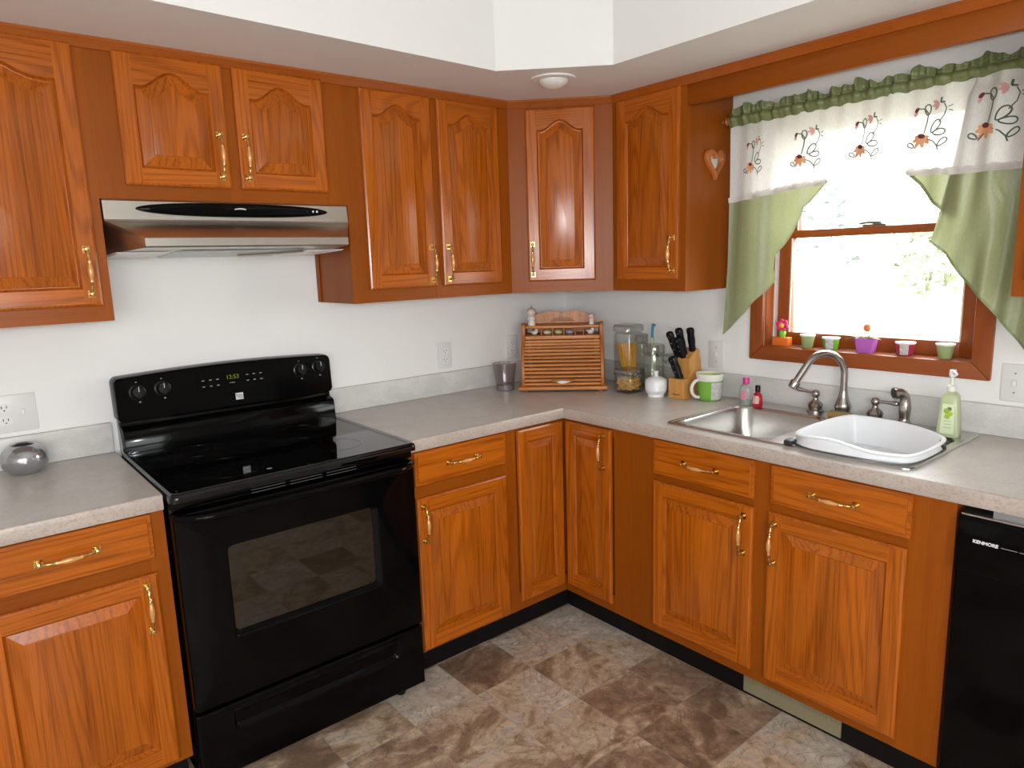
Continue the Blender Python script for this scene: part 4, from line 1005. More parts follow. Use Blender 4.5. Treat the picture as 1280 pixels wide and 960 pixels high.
# glass canisters
M_pasta = plain('dry_spaghetti', (.72, .36, .045), .5, noise=.12, nscale=90)
M_mac = plain('dry_macaroni', (.66, .38, .09), .5, noise=.2, nscale=60)
def canister(label, loc, w, h, lid_h, group=None, round_=False, rz=0):
    t = thing('canister', label, 'canister', loc, rz, group)
    hw = w/2
    def S(k, z): 
        return [(k*hw*math.cos(2*PI*i/36), k*hw*math.sin(2*PI*i/36), z) for i in range(36)] if round_ else [(x, y, z) for x, y in rrect(-hw*k, hw*k, -hw*k, hw*k, .008*k, 4)]
    mb = MB(); mb.rings([S(.93, 0), S(1, .006), S(1, h-lid_h-.016), S(.93, h-lid_h-.002), S(.86, h-lid_h-.003), S(.92, h-lid_h-.02), S(.93, .010), S(.86, .006)]); mb.build('jar', M_jar, t, smooth=40)
    mb = MB(); mb.rings([S(.80, h-lid_h-.012), S(.82, h-lid_h), S(1.03, h-lid_h), S(1.04, h-lid_h*.35), S(1.0, h-lid_h*.12), S(.94, h)]); mb.build('lid', M_jarlid, t, smooth=40)
    return t
t = canister('tall square glass jar of spaghetti right of the bread box', (-.115, -.525, H_C), .098, .290, .030, 'glass canisters in the corner')
mb = MB()
random.seed(3)
for i in range(130):
    a = random.uniform(0, 2*PI); r = .045*math.sqrt(random.random()); x, y = r*math.cos(a)-.004, r*math.sin(a)*.8
    tx, ty = max(-.041, min(.041, x-.004+.006*random.uniform(-1, 1))), max(-.041, min(.041, y*1.1+.004+.006*random.uniform(-1, 1)))
    bx, by = x*.62+.009, y*.62-.008
    mb.tube([(bx, by, .009), (lerp(bx, tx, .5), lerp(by, ty, .5), .11), (tx, ty, random.uniform(.192, .206))], .0030, 5)
tag(mb.build('spaghetti', M_pasta, t, smooth=50), kind='stuff')
t = canister('low square glass jar of macaroni in front of the spaghetti jar', (-.198, -.602, H_C), .096, .106, .026, 'glass canisters in the corner')
mb = MB()
for i in range(280):
    x, y = random.uniform(-.036, .036), random.uniform(-.036, .036); z = random.uniform(.013, .064); a = random.uniform(0, PI); s = .008
    mb.tube([(x-s*math.cos(a), y-s*math.sin(a), z), (x, y, z+.003), (x+s*math.cos(a), y+s*math.sin(a), z)], .0048, 6)
tag(mb.build('macaroni', M_mac, t, smooth=50), kind='stuff')
canister('round lidded glass canister behind the white sugar bowl', (-.088, -.648, H_C), .094, .205, .040, 'glass canisters in the corner', True)
t = thing('canister', 'small ridged glass jar peeking out above the round canister lid', 'canister', (-.036, -.535, H_C), 0, 'glass canisters in the corner')
mb = MB(); mb.lathe([(.027, 0), (.029, .006), (.029, .18), (.027, .195), (.024, .197)], (0, 0, 0), 32); mb.build('jar', M_jar, t, smooth=45)
mb = MB(); m = 36; mb.rings([[((.0275+.0015*(i % 2))*math.cos(2*PI*i/m), (.0275+.0015*(i % 2))*math.sin(2*PI*i/m), z) for i in range(m)] for z in (.197, .200, .236, .240)]); mb.build('lid', M_jarlid, t, smooth=30)
canister('square glass canister between the round one and the knife block', (-.062, -.738, H_C), .074, .165, .030, 'glass canisters in the corner')
t = thing('sugar_bowl', 'small white ribbed sugar bowl in front of the glass canisters', 'sugar bowl', (-.200, -.752, H_C))
mb = MB(); mb.lathe([(.034, 0), (.036, .004), (.034, .012), (.042, .018), (.0455, .030), (.0445, .032), (.0462, .042), (.0452, .044), (.0465, .056), (.0455, .058), (.0462, .066), (.044, .069)], (0, 0, 0), 40); mb.build('bowl', M_dish, t, smooth=40)
MB().lathe([(.0455, .069), (.043, .074), (.028, .082), (.012, .086), (.009, .090), (.0085, .096), (.0105, .106), (.010, .109), (.0001, .110)], (0, 0, 0), 36).build('lid', M_dish, t, smooth=50)
# knife block and knives
def make_block():
    t = thing('knife_block', 'light beech knife block full of black-handled knives', 'knife block', (-.188, -.808, H_C))
    prof = [(0, 0), (0, .083), (.040, .086), (.044, .094), (.034, .165), (.048, .172), (.092, .206), (.104, .198), (.128, .085), (.128, 0)]
    mb = MB(); mb.prism(prof, -.078, 0, 'y'); mb.build('block', block_w, t, bevel=.002, smooth=0)
    MB().box(-.0006, 0, -.058, -.022, .016, .020).build('stamp', plain('burnt_stamp', (.12, .06, .02), .6), t)
    KG = 'black-handled knives in the block'
    def knife(label, bx, by, bz, d, L, r, rivets=True):
        k = thing('kitchen_knife', label, 'knife', (-.188+bx, -.808+by, H_C+bz), 0, KG)
        d = Vector(d).normalized()
        pts = [d*(-.004), d*(.006), d*(L*.2), d*(L*.45), d*(L*.7), d*(L*.88), d*(L*.97), d*L]; r = r*1.6; rad = [r*.85, r*.95, r*.86, r, r*.92, r*1.08, r*.85, r*.3]
        mb = MB(); mb.tube(pts, rad, 16, flat=.8); mb.build('handle', M_blackm, k, smooth=55)
        MB().tube([d*(-.05), d*(-.003)], [r*.5, r*.5], 6, flat=.25).build('blade', M_ss, k)
        if rivets:
            for u in (.25, .5, .75):
                c = d*(L*u)+Vector((-1, -.1, .25)).normalized()*(r*.95)
                MB().lathe([(.0022, -.0018), (.002, .0006), (.0001, .0009)], tuple(c), 10, axis='x').build('rivet', M_ss, k)
    dd = (-.38, .06, .92)
    knife('knife at the left of the block with rivets down its handle', .047, -.012, .171, (-.40, .10, .9), .118, .0105)
    knife('tallest knife in the middle of the block', .060, -.034, .181, (-.30, .05, .95), .118, .0105)
    knife('rightmost knife in the block, with a plain black handle', .080, -.060, .198, (-.22, -.02, .97), .098, .0105, False)
    knife('short knife between the tallest and the leftmost knife', .044, -.040, .171, (-.36, .08, .93), .092, .0095)
    knife('thick knife leaning from the low front step of the block', .022, -.040, .085, (-.22, .25, .92), .098, .0125)
make_block()
t = thing('dish_brush', 'slim brush with a blue hook top standing left of the knife handles', 'brush', (-.036, -.598, H_C))
MB().tube([(0, 0, .0), (0, 0, .07), (0, 0, .225)], [.011, .010, .008], 12).build('body', plain('yellow_green_bristle', (.50, .58, .28), .5), t, smooth=50)
MB().tube([(0, 0, .223), (0, -.001, .268), (-.004, -.010, .286), (-.008, -.022, .284)], [.0055, .0055, .006, .005], 10).build('hook', plain('blue_plastic', (.05, .28, .42), .35), t, smooth=50)
def make_mug():
    t = thing('mug', 'green mug with a white rim and grey-printed patch beside the knife block', 'mug', (-.112, -.958, H_C), 0)
    t.scale = (1.13, 1.13, 1.05)
    g = plain('green_glaze', (.19, .42, .06), .25); wv = plain('white_glaze', (.76, .76, .72), .25)
    MB().lathe([(.036, 0), (.039, .003), (.0415, .020), (.046, .078)], (0, 0, 0), 48, cap=True).build('body', g, t, smooth=50)
    MB().lathe([(.046, .078), (.0485, .090), (.051, .103), (.0505, .105), (.049, .104), (.0465, .09), (.042, .03), (.0001, .012)], (0, 0, 0), 48, cap=False).build('rim', wv, t, smooth=50)
    MB().lathe([(.0445, .084), (.0452, .098)], (0, 0, 0), 40, cap=False).build('inner_band', plain('lime_inner_glaze', (.55, .62, .22), .3), t, smooth=50)
    mb = MB(); mb.grid(lambda u, v: (lambda a, r, z: (r*math.cos(a), r*math.sin(a), z))(math.radians(lerp(222, 300, u)), lerp(.0395, .0462, v)+.0009, lerp(.006, .074, v)), 16, 8)
    mb.build('printed_patch', plain('grey_floral_print', (.56, .53, .53), .35, noise=.55, nscale=75), t, smooth=60)
    a = math.radians(150); d = Vector((math.cos(a), math.sin(a), 0)); b = Vector((0, 0, 0))
    pts = []
    for i in range(17):
        th = math.radians(95-190*i/16); pts.append(b+d*(.043+.027*math.cos(th))+Vector((0, 0, .046+.034*math.sin(th))))
    MB().tube(pts, .0065, 12).build('handle', wv, t, smooth=55)
make_mug()

# ------------------------------------------------------------------ wall plates
def outlet(label, loc, rz, gangs=1, kind='outlet', group='white power points on the walls'):
    W = .074 if gangs == 1 else .118
    t = thing('wall_outlet' if kind == 'outlet' else 'wall_switch', label, 'outlet' if kind == 'outlet' else 'switch', loc, rz, group)
    MB().box(-W/2, W/2, -.0065, -.0005, -.0585, .0585).build('cover_plate', M_outlet, t, bevel=.003, smooth=40)
    xs = [0] if gangs == 1 else [-.023, .023]
    for x in xs[:1] if kind == 'outlet' else xs:
        if kind == 'outlet':
            for s in (-1, 1):
                r = MB().prism([(x+p, s*.0195+q) for p, q in rrect(-.0165, .0165, -.014, .014, .008, 5)], -.0085, -.006, 'y').build('socket', M_white, t)
                for dx in (-.0065, .0065): MB().box(x+dx-.0011, x+dx+.0011, -.0088, -.0084, s*.0195-.001, s*.0195+.007).build('slot', M_dark, r)
                MB().lathe([(.0022, -.0088), (.0022, -.0084)], (x, 0, s*.0195-.007), 10, axis='y').build('slot', M_dark, r)
        else:
            MB().box(x-.005, x+.005, -.0155, -.006, -.009, .010).build('toggle', M_white, t, bevel=.0015)
            for s in (-1, 1): MB().lathe([(.003, -.0072), (.002, -.0078), (.0001, -.0078)], (x, 0, s*.030), 10, axis='y').build('screw', M_dimmark, t)
    if kind == 'outlet' and gangs == 2:
        MB().box(xs[1]-.005, xs[1]+.005, -.0155, -.006, -.009, .010).build('toggle', M_white, t, bevel=.0015)
outlet('wide white wall outlet above the votive bowl at the left edge', (-2.372, 0, 1.083), 0, 2)
for o in [o for o in bpy.data.objects if o.name.startswith('slot') or o.name.startswith('socket')]: pass
outlet('white wall outlet halfway between the range and the bread box', (-.766, 0, 1.087), 0)
outlet('white wall outlet partly behind the tumbler and bread box', (-.370, 0, 1.086), 0)
outlet('white wall switch on the window wall right of the knife block', (0, -.914, 1.084), RR, 1, 'switch')
outlet('white wall switch plate at the right edge beside the window', (0, -1.998, 1.082), RR, 2, 'switch')

# ------------------------------------------------------------------ recessed light, added fill lamp
t = thing('recessed_light', 'white eyeball downlight in the dropped ceiling over the corner', 'light', (-.690, -.672, Z_UT-.0005))
MB().lathe([(.082, 0), (.080, -.005), (.062, -.009), (.056, -.006), (.056, 0)], (0, 0, 0), 48, cap=False).build('trim_ring', M_white, t, smooth=40)
MB().lathe([(.0555, -.002)]+[(.0555*math.cos(math.radians(a)), -.004-.032*math.sin(math.radians(a))) for a in range(8, 90, 9)]+[(.0001, -.036)], (0, 0, 0), 48, cap=False).build('eyeball', plain('eyeball_enamel', (.74, .71, .66), .2), t, smooth=50)
t = thing('fill_lamp', 'added round white glass fill lamp, out of view on the raised ceiling', 'lamp', (-2.2, -2.3, 2.499))  # made-up fixture, out of view, put in for a little fill light
MB().lathe([(.18, 0), (.18, -.02), (.172, -.024)], (0, 0, 0), 48).build('base', M_white, t, smooth=40)
MB().lathe([(.172, -.022)]+[(.172*math.cos(math.radians(a)), -.024-.07*math.sin(math.radians(a))) for a in range(6, 90, 7)]+[(.0001, -.094)], (0, 0, 0), 48, cap=False).build('shade', plain('lit_opal_glass', (.9, .9, .88), .3, emit=(1, .98, .95), estr=.6), t, smooth=50)
lamp('fill_lamp_light', 'POINT', (-2.2, -2.3, 2.36), FILL_W, (1, .98, .95), .12)  # weak fill light of the added fixture

# ------------------------------------------------------------------ window
def make_window():
    y0, y1, z0, z1 = WY0, WY1, WZ0, WZ1
    wv = MB()
    c = .055; fx = -.019
    def board(pts, m): wv.prism(pts, fx, -.0005, 'x', m)
    # mitred casing with a small bead
    o = (y0-c, y1+c, z0-c, z1+c)
    board([(o[0], o[2]), (y0, z0), (y0, z1), (o[0], o[3])], 0); board([(o[1], o[2]), (o[1], o[3]), (y1, z1), (y1, z0)], 0)
    board([(o[0], o[2]), (o[1], o[2]), (y1, z0), (y0, z0)], 1); board([(o[0], o[3]), (y0, z1), (y1, z1), (o[1], o[3])], 1)
    w = wv.build('window_1', [win_v, win_h], None, bevel=.004, smooth=40); struct(w)
    # jambs and stool
    mb = MB(); mb.box(0, .15, y0-.0005, y0+.004, z0, z1, 0); mb.box(0, .15, y1-.004, y1+.0005, z0, z1, 0); mb.box(0, .15, y0, y1, z1-.006, z1+.005, 1); mb.box(-.002, .15, y0, y1, z0-.012, z0, 1)
    mb.build('window_frame', [win_v, win_h], w, smooth=0)
    for yy in (y0+.0075, y1-.0075): MB().box(.055, .071, yy-.0035, yy+.0035, z0+.03, z1-.01).build('jamb_liner', plain('white_vinyl_liner', (.78, .74, .72), .4), w)
    def sash(name, x, za, zb, bot, top, st=.052):
        t = .034; m = MB(); a, b = y0+.012, y1-.012
        m.box(x-t/2, x+t/2, a, a+st, za, zb, 0); m.box(x-t/2, x+t/2, b-st, b, za, zb, 0); m.box(x-t/2+.001, x+t/2-.001, a+st, b-st, za, za+bot, 1); m.box(x-t/2+.001, x+t/2-.001, a+st, b-st, zb-top, zb, 1)
        s = m.build(name, [win_v, win_h], w, bevel=.003, smooth=40)
        MB().box(x-.002, x+.002, a+st-.004, b-st+.004, za+bot-.004, zb-top+.004).build('pane', M_pane, s, smooth=0)
        g = MB()
        for yy in (a+st, b-st): g.box(x-.0185, x-.014, yy-.0025, yy+.0025, za+bot, zb-top)
        g.build('glazing_bead', plain('pale_glazing_bead', (.72, .62, .52), .5), s)
        return s
    lo = sash('window_frame', .088, z0+.001, 1.580, .051, .029)
    sash('window_frame', .126, 1.552, z1-.004, .03, .045)
    lk = MB(); lk.box(.072, .092, -1.535, -1.455, 1.5805, 1.588); lk.lathe([(.016, 1.588), (.014, 1.596), (.006, 1.600)], (.083, -1.505, 0), 16); lk.tube([(.083, -1.505, 1.594), (.075, -1.47, 1.594), (.072, -1.445, 1.592)], [.006, .005, .004], 8); lk.build('window_lock', plain('bronze_lock', (.20, .16, .11), .35, metal=.6), lo, smooth=40)
make_window()
# things along the window stool
ZW = WZ0; XW = .030
def tub(name, label, cat, y, h, r0, r1, cols, group, x=XW):
    t = thing(name, label, cat, (x, y, ZW), 0, group)
    mb = MB(); mb.lathe([(r0*.94, 0), (r0, .003), (r1, h-.006)], (0, 0, 0), 32); mb.build('cup', cols[0], t, smooth=45)
    MB().lathe([(r1, h-.007), (r1+.0025, h-.005), (r1+.0025, h), (r1-.002, h), (r1-.004, h-.008), (r1-.006, h*.5), (.0001, h*.45)], (0, 0, 0), 32, cap=False).build('rim', cols[1], t, smooth=45)
    return t
M_sage = plain('sage_green_glaze', (.30, .38, .17), .3); M_cream = plain('cream_rim', (.78, .78, .70), .35)
tub('votive_cup', 'sage green votive cup at the left, next to the orange flower pot', 'cup', -1.293, .051, .019, .0255, (M_sage, M_cream), 'little pots on the window sill')
tub('votive_cup', 'sage green votive cup at the right end of the window sill', 'cup', -1.766, .049, .020, .0265, (M_sage, M_cream), 'little pots on the window sill')
def labelled(label, y, base, labelc):
    t = tub('food_tub', label, 'tub', y, .046, .0255, .029, (base, M_white), 'little pots on the window sill')
    mb = MB(); mb.grid(lambda u, v: (lambda a, r: (r*math.cos(a), r*math.sin(a), lerp(.004, .040, v)))(math.radians(lerp(165, 222, 1-u)), lerp(.0258, .0285, v)+.0007), 10, 2); mb.build('label', plain('printed_label', labelc, .4, noise=.6, nscale=130), t, smooth=60)
labelled('small tub with a green side and white label behind the faucet arch', -1.383, plain('green_tub', (.16, .40, .05), .35), (.50, .50, .54))
labelled('small tub with a crimson side and white label right of the purple pot', -1.642, plain('crimson_tub', (.38, .03, .08), .35), (.52, .50, .46))
def leafmb(p, d, L, wd, up=.3):
    d = Vector(d).normalized(); s = d.cross(Vector((0, 0, 1))).normalized(); mb = MB(); P = Vector(p)
    def fn(u, v):
        wv = wd*math.sin(PI*min(1, u*.95+.03))*(v-.5); c = P + d*(L*u) + Vector((0, 0, up*L*math.sin(u*PI*.8)-.15*L*u*u)); return c+s*wv+Vector((0, 0, abs(v-.5)*wd*.3))
    mb.grid(fn, 8, 4); return mb
t = thing('toy_flower', 'pink toy flower with a smiling face in an orange pot on the sill', 'toy flower', (.034, -1.187, ZW))
MB().box(-.018, .018, -.033, .033, 0, .034).build('pot', plain('orange_pot', (.72, .16, .02), .4), t, bevel=.003)
gr = plain('bright_green_plastic', (.16, .52, .04), .35)
MB().lathe([(.008, .034), (.013, .044), (.013, .054), (.007, .062), (.005, .070)], (0, 0, 0), 16).build('stem', gr, t, smooth=50)
for s in (-1, 1): leafmb((0, s*.008, .055), (0, s, .2), .020, .016, .3).build('leaf', gr, t, smooth=60)
mb = MB()
for k in range(6):
    a = 2*PI*k/6+.3; mb.lathe([(.0001, -.005)]+[(.0105*math.sin(PI*i/8), -.005*math.cos(PI*i/8)) for i in range(1, 8)]+[(.0001, .005)], (-.004, .0165*math.cos(a), .081+.0165*math.sin(a)), 14, axis='x', cap=False)
fl = mb.build('petals', plain('hot_pink_plastic', (.70, .03, .16), .35), t, smooth=60)
MB().lathe([(.0001, -.012), (.007, -.0105), (.0115, -.007), (.0115, -.002)], (0, 0, .081), 20, axis='x', cap=False).build('face', plain('yellow_face', (.85, .50, .06), .4), fl, smooth=60)
t = thing('flower_pot', 'square purple pot with a single orange poppy on the sill', 'flower pot', (.030, -1.511, ZW))
mb = MB()
def sqr(h, z): return [(x*.62, y, z) for x, y in rrect(-h, h, -h, h, .005, 3)]
mb.rings([sqr(.027, 0), sqr(.0335, .046), sqr(.0345, .047), sqr(.0345, .0505), sqr(.032, .0505), sqr(.031, .042)]); mb.build('pot', plain('purple_glaze', (.46, .13, .50), .3), t, smooth=35)
MB().box(-.018, .018, -.029, .029, .038, .042).build('soil', plain('pale_filler', (.6, .55, .4), .9, noise=.3, nscale=120), t)
MB().tube([(0, 0, .042), (0, .001, .060), (0, .0, .078)], .0014, 8).build('stem', gr, t)
for s, L in ((1, .062), (-1, .052)): leafmb((-.006, s*.006, .048), (-.12, s, .02), L, .020, .10).build('leaf', plain('yellow_green_leaf', (.22, .27, .02), .5), t, smooth=60)
for s in (1, -1): leafmb((-.004, s*.004, .046), (-.3, s*.8, .6), .026, .010, .3).build('leaf', plain('yellow_green_leaf', (.22, .27, .02), .5), t, smooth=60)
mb = MB()
for k in range(5):
    a = 2*PI*k/5; mb.lathe([(.0001, -.012)]+[(.0085*math.sin(PI*i/8), -.0125*math.cos(PI*i/8)) for i in range(1, 8)]+[(.0001, .0125)], (.0045*math.cos(a), .0065*math.cos(a), .088+.002*math.sin(a)), 12, cap=False)
mb.build('blossom', plain('orange_poppy', (.78, .22, .05), .5), t, smooth=60)

# heart mirror on the end panel of the right-hand wall cabinet
def make_heart():
    t = thing('heart_mirror', 'small heart-shaped wooden mirror on the end panel of the wall cabinet', 'mirror', (-.128, -.9665, 1.850))
    def heart(k, dz=0):
        pts = []
        for i in range(48):
            a = 2*PI*i/48; x = 16*math.sin(a)**3; z = 13*math.cos(a)-5*math.cos(2*a)-2*math.cos(3*a)-math.cos(4*a)
            pts.append((x*k, z*k*1.06+dz))
        return pts
    H = lambda k, y, dz=0: [(x, y, z) for x, z in heart(k, dz)]
    mb = MB(); K = .0600/16
    mb.rings([H(K, -.0005), H(K, -.012), H(K*.95, -.017), H(K*.84, -.019), H(K*.66, -.018, -.001), H(K*.60, -.012, -.001), H(K*.59, -.006, -.001)], cap0=True, cap1=False)
    mb.build('frame', wood('heart_frame_wood', (.44, .13, .03), (.30, .075, .012), rings=5, ring_amt=.3, rough=.35), t, smooth=50)
    MB().prism([(x, z) for x, z in heart(K*.61, -.001)], -.0075, -.0065, 'y').build('mirror', plain('mirror_glass', (.80, .82, .80), .06, metal=1), t, smooth=0)
make_heart()

# ------------------------------------------------------------------ curtain rod, valance curtain with two tails
YC0, YC1 = -2.005, -1.000
rod = thing('curtain_rod', 'thin curtain rod with a reddish wooden end held by the wall cabinet', 'curtain rod', (-.075, -1.0, 2.0))
rm = plain('rod_white', (.7, .7, .68), .4)
MB().tube([(0, .030, 0), (0, -1.0175, 0)], .0065, 12).build('rod', rm, rod)
MB().lathe([(.006, .0), (.014, .004), (.016, .011), (.011, .018), (.006, .021), (.009, .024), (.010, .0275), (.006, .032)], (0, .0, 0), 18, axis='y').build('end_knob', win_v, rod, smooth=50)
cur = thing('curtain', 'white sheer valance curtain with embroidered flowers and green satin tails', 'curtain', (-.075, -1.5, 1.2))
XS = -.068
def ripple(y, z, a=1.0):
    t = (2.0-z)
    return a*(.006*math.sin(y*41+.6)+.004*math.sin(y*83+1.7+z*2)+.003*math.sin(y*19+z*5))*(1-.25*min(1, t))
def xs(y, z, off=0): return XS+off+ripple(y, z)
ZTOP = lambda y: lerp(2.047, 2.040, (YC1-y)/1.0)
ZH = lambda y: lerp(1.976, 1.988, (YC1-y)/1.0)
# gathered header: pocket round the rod and a ruffle above
def header(u, v):
    y = lerp(YC1-.003, YC1-1.008, u); zt = ZTOP(y)+.007*math.sin(y*33)+.006*math.sin(y*71+1)+.004*math.sin(y*140+2); zb = ZH(y)+.0025*math.sin(y*120)
    rf = .006*math.sin(y*150+1)+.005*math.sin(y*95)+.003*math.sin(y*260)
    front = v <= .5; s = v*2 if front else (1-v)*2
    z = lerp(zb, zt, s)
    zr = 2.001
    bulge = .013*math.exp(-((z-zr)/.015)**2) if abs(z-zr) < .06 else 0
    bulge -= .009*math.exp(-((z-2.020)/.006)**2)
    rfk = smooth01((z-2.005)/.03)
    th = .0035*math.sin(PI*s)+bulge
    return (-.075+(-th if front else th)+rf*(.45+1.0*rfk), y, z)
mb = MB(); mb.grid(header, 420, 28); mb.build('gathered_header', M_header, cur, world=True, smooth=70)
def sheet(name, mat, ya, yb, top, bot, off, nu=160, nv=40, rip=1.0):
    mb = MB()
    def fn(u, v):
        y = lerp(ya, yb, u); z = lerp(top(y), bot(y), v); return (XS+off+ripple(y, z, rip), y, z)
    mb.grid(fn, nu, nv); return mb.build(name, mat, cur, world=True, smooth=80)
ZL = lambda y: 1.716 + .004*abs(math.sin(y*62))
YR = lambda z: interp([(1.52, -1.744), (1.74, -1.778), (2.0, -1.815)], z)   # left edge of the front fold at right
sheet('sheer_panel', M_sheer, YC1-.004, -1.845, lambda y: ZH(y)+.004, lambda y: lerp(1.708, 1.734, smooth01((YC1-y)/.4)), 0, 220, 24)
# left tail
def lt_bot(y): return interp(sorted([(-1.394, 1.7385), (-1.310, 1.659), (-1.277, 1.571), (-1.240, 1.530), (-1.202, 1.487), (-1.190, 1.445), (-1.208, 1.397), (-1.150, 1.337), (-1.06, 1.25), (-.992, 1.182)]), y)
LP = [(-.992, 1.182), (-1.208, 1.397), (-1.198, 1.44), (-1.202, 1.487), (-1.277, 1.571), (-1.300, 1.62), (-1.310, 1.659), (-1.394, 1.7385)]
LE = [(-.992, 1.182), (-.997, 1.30), (-1.003, 1.45), (-1.004, 1.60), (-1.004, 1.716)]
def edge_at(pts, z): return interp([(q[1], q[0]) for q in pts], z)
def tail_left(u, v):
    z = lerp(1.183, 1.7385, v); ya = edge_at(LE, z); yb = edge_at(LP, z); y = lerp(ya, yb, u)
    zl = lerp(1.708, 1.7385, smooth01((YC1-y)/.38))
    if z > zl: z = zl
    return (XS-.004+ripple(y, z, 1.2), y, z)
mb = MB(); mb.grid(tail_left, 60, 110); mb.build('green_tail', M_satin, cur, world=True, smooth=80)
def strip(name, mat, pts, w, off, n=60, scallop=0, rip=1.2):
    """narrow band hanging along a polyline in the (y, z) plane"""
    L = [0]
    for a, b in zip(pts, pts[1:]): L.append(L[-1]+math.hypot(b[0]-a[0], b[1]-a[1]))
    mb = MB()
    def fn(u, v):
        s = u*L[-1]
        y = interp(list(zip(L, [p[0] for p in pts])), s); z = interp(list(zip(L, [p[1] for p in pts])), s)
        e = min(L[-1]-1e-6, s+.004); dy = interp(list(zip(L, [p[0] for p in pts])), e)-y; dz = interp(list(zip(L, [p[1] for p in pts])), e)-z; l = math.hypot(dy, dz) or 1
        ny, nz = -dz/l, dy/l
        ww = w*(v-.5) + (scallop*abs(math.sin(s*85)) if v > .9 else 0)
        yy, zz = y+ny*ww, z+nz*ww
        return (XS+off+ripple(yy, zz, rip), yy, zz)
    mb.grid(fn, n, 3); return mb.build(name, mat, cur, world=True, smooth=80)
strip('lace_trim', M_lace, [(-1.003, 1.704), (-1.10, 1.712), (-1.20, 1.722), (-1.30, 1.731), (-1.390, 1.737)], -.018, -.0075, 90, -.006)
strip('hem_edge', M_satin, LP, .006, -.006, 90)
# right side: the far corner of the tail, then the front fold hanging over it
RB = [(-1.646, 1.741), (-1.69, 1.700), (-1.735, 1.640), (-1.785, 1.596)]
def tail_far(u, v):
    y = lerp(-1.646, -1.80, u); z = lerp(1.738, interp(sorted([(q[0], q[1]) for q in RB]), y), v); return (XS-.004+ripple(y, z), y, z)
mb = MB(); mb.grid(tail_far, 40, 20); mb.build('green_tail', M_satin, cur, world=True, smooth=80)
strip('lace_trim', M_lace, [(-1.646, 1.737), (-1.72, 1.730), (-1.80, 1.726)], -.018, -.0075, 50, -.006)
strip('hem_edge', M_header, RB, .010, -.006, 40)
FO = -.026
def fold_x(y, z): 
    return XS+FO+ripple(y, z, 1.5)+.004*math.sin((y+z*.12)*95)*smooth01((2.0-z)/.2)
def fold_white(u, v):
    z = lerp(ZH(-1.9)+.003, 1.726, v); y = lerp(YR(z), YC1-1.006, u); return (fold_x(y, z)+.016*math.exp(-(u/.05)**2)+.02*smooth01((z-1.93)/.05), y, z)
mb = MB(); mb.grid(fold_white, 70, 40); mb.build('front_fold', M_sheer, cur, world=True, smooth=80)
RD = [(-1.744, 1.522), (-1.79, 1.478), (-1.84, 1.405), (-1.895, 1.345), (-1.95, 1.275), (-2.005, 1.212), (-2.048, 1.165)]
def fold_green(u, v):
    z = lerp(1.166, 1.728, v)
    ya = YR(z) if z > 1.522 else interp([(q[1], q[0]) for q in reversed(RD)], z)
    y = lerp(ya, YC1-1.006-.045*smooth01((1.34-z)/.12), u); return (fold_x(y, z)+.016*math.exp(-(u/.05)**2)*smooth01((z-1.5)/.08), y, z)
mb = MB(); mb.grid(fold_green, 70, 100); mb.build('green_tail', M_satin, cur, world=True, smooth=80)
strip('hem_edge', M_header, [(q[0], q[1]) for q in RD], .007, FO-.004, 70, 0, 1.5)
strip('lace_trim', M_lace, [(YR(1.726)+.001, 1.724), (-1.86, 1.722), (-1.95, 1.722), (-2.006, 1.723)], -.018, FO-.007, 60, -.006, 1.5)
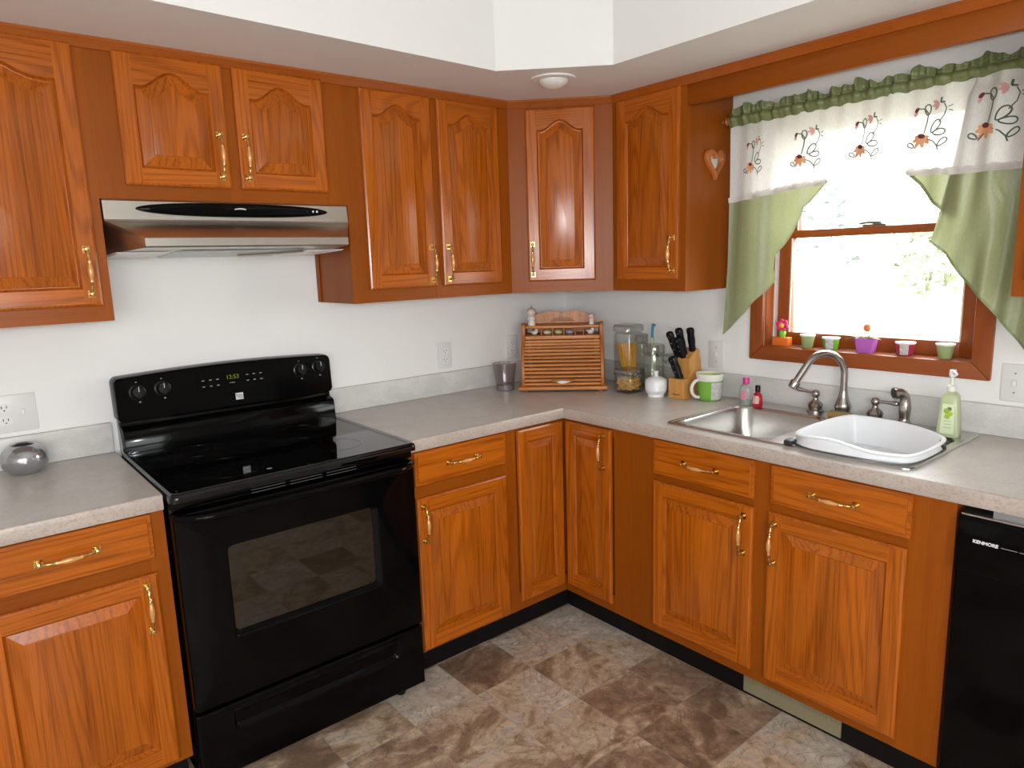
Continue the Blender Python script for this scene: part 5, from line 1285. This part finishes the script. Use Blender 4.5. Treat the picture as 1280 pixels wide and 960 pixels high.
# embroidered flowers
def flower(y, z, off, s=1.0, narrow=1.0, fx=None):
    X = (lambda yy, zz: fx(yy, zz)-.004) if fx else (lambda yy, zz: XS+ripple(yy, zz)-.0060)
    root = None
    def W(a, b, m=0): yy = y-a*s*narrow; zz = z+b*s; return (X(yy, zz)-(0, .0004, .0004, .0016)[m], yy, zz)
    mb = MB()
    def blob(ca, cb, ra, rb, ang, m, n=14):
        c, si = math.cos(ang), math.sin(ang)
        pts = [(ca+ra*math.cos(2*PI*i/n)*c-rb*math.sin(2*PI*i/n)*si, cb+ra*math.cos(2*PI*i/n)*si+rb*math.sin(2*PI*i/n)*c) for i in range(n)]
        mb.add([W(*p, m) for p in pts]+[W(ca, cb, m)], [(i, (i+1) % n, n) for i in range(n)], m)
    def line(pts, w, m):
        for p, q in zip(pts, pts[1:]):
            dx, dy = q[0]-p[0], q[1]-p[1]; l = math.hypot(dx, dy) or 1; nx, ny = -dy/l*w/2, dx/l*w/2
            mb.add([W(p[0]+nx, p[1]+ny), W(p[0]-nx, p[1]-ny), W(q[0]-nx, q[1]-ny), W(q[0]+nx, q[1]+ny)], [(0, 1, 2, 3)], m)
    def loop(ca, cb, L, wd, ang, m=0):
        c, si = math.cos(ang), math.sin(ang); pts = []
        for i in range(17):
            t = 2*PI*i/16; a = L*.5*(1-math.cos(t)); b = wd*math.sin(t)*(1-.3*math.cos(t)); pts.append((ca+a*c-b*si, cb+a*si+b*c))
        line(pts, .0032, m)
    # main bloom
    for ang, L in ((3.5, .021), (4.15, .026), (4.8, .024), (5.5, .022), (.0, .015), (2.9, .016)):
        blob(-.014+L*.5*math.cos(ang), -.018+L*.5*math.sin(ang), L*.58, .0052, ang, 1)
    blob(-.015, -.014, .0085, .0060, -.3, 3)
    blob(-.028, .052, .0070, .0045, .9, 3); blob(-.030, .044, .008, .004, 1.2, 2)
    for ang in (2.6, 3.4, 4.2): blob(.022+.008*math.cos(ang), .060+.008*math.sin(ang), .009, .0042, ang, 2)
    line([(.026, .062), (.028, .074)], .0042, 0); line([(.026, .062), (.036, .061)], .0042, 0)
    line([(-.024, .055), (-.010, .052), (-.002, .040), (-.004, .020), (-.010, -.008)], .0028, 0)
    line([(.034, .058), (.040, .046), (.036, .030), (.024, .014)], .0024, 0)
    loop(-.003, .036, .026, .0065, 1.6); loop(.006, -.008, .034, .0085, .95); loop(.010, -.010, .030, .0075, .0)
    line([(-.004, -.022), (.012, -.030), (.022, -.042), (.026, -.054)], .0028, 0); loop(.024, -.044, .026, .006, .7)
    loop(-.032, -.040, .018, .005, 2.5); line([(-.018, -.030), (-.030, -.044)], .0032, 0)
    line([(.043, .048), (.052, .053)], .002, 0); line([(.044, .042), (.052, .038)], .002, 0)
    tag(mb.build('embroidered_flower', [M_thread, M_petal, M_petal2, M_fcentre], cur, world=True, smooth=0, fix=False), 'peach flower with grey-green stems')
flower(-1.105, 1.846, 0, 1.1, .8); flower(-1.310, 1.848, 0, 1.15, 1.0); flower(-1.513, 1.854, 0, 1.15, .9); flower(-1.705, 1.860, 0, 1.2, 1.05)
flower(-1.890, 1.862, 0, 1.3, 1.05, fold_x)

# ------------------------------------------------------------------ outdoors, seen through the panes
struct(MB().box(.4, 60, -45, 25, -.8, -.6).build('ground', plain('bleached_lawn', (.22, .24, .17), .9, noise=.1, nscale=.4), smooth=0))
def tree(label, x, y, h, r, cat, col, conifer=False, n=420):
    t = thing('tree', label, cat, (x, y, -.6), 0, 'trees beyond the lawn')
    MB().tube([(0, 0, 0), (.05, 0, h*.35), (0, .05, h*.8)], [r*.10, r*.07, r*.03], 8).build('trunk', plain('pale_bark', (.42, .42, .36), .9), t)
    mb = MB(); rnd = random.Random(int(x*100))
    for i in range(n):
        if conifer:
            v = rnd.random()**.8; rad = r*(1-v)*rnd.uniform(.5, 1); zz = h*(.15+.85*v)
        else:
            th = math.acos(rnd.uniform(-1, 1)); rad = r*math.sin(th)*rnd.uniform(.4, 1); zz = h*.62+h*.36*math.cos(th)*rnd.uniform(.5, 1)
        a = rnd.uniform(0, 2*PI); c = Vector((rad*math.cos(a), rad*math.sin(a), zz)); s = r*rnd.uniform(.07, .14)
        d1 = Vector((rnd.uniform(-1, 1), rnd.uniform(-1, 1), rnd.uniform(-1, 1))).normalized()*s; d2 = d1.cross(Vector((rnd.uniform(-1, 1), rnd.uniform(-1, 1), rnd.uniform(-1, 1)))).normalized()*s
        mb.add([c-d1, c-d2*.6, c+d1, c+d2*.6], [(0, 1, 2, 3)])
    mb.build('foliage', plain('sunlit_foliage', col, .9, noise=.2, nscale=3), t, smooth=0)
GT = (.26, .275, .19)
tree('faint conifer with a pointed top seen above the window lock', 24, 10.9, 10.6, 1.7, 'tree', (.14, .16, .155), True)
tree('faint pale bush low in the middle of the lower window pane', 18, 4.6, 3.1, 1.3, 'tree', GT)
tree('faint wide bush right of the middle in the lower window pane', 20, 1.0, 2.9, 1.9, 'tree', GT)
tree('faint tall leafy tree at the right of the lower window pane', 34, 4.4, 8.5, 2.6, 'tree', (.42, .43, .36))
fp = thing('clothes_post', 'faint T-shaped garden post seen at the left of the lower pane', 'post', (9, 5.1, -.6))
pm = plain('weathered_post', (.15, .135, .12), .8)
MB().box(-.04, .04, -.04, .04, 0, 2.75).build('post', pm, fp)
MB().box(-.03, .03, -.36, .36, 2.66, 2.78).build('crossbar', pm, fp)
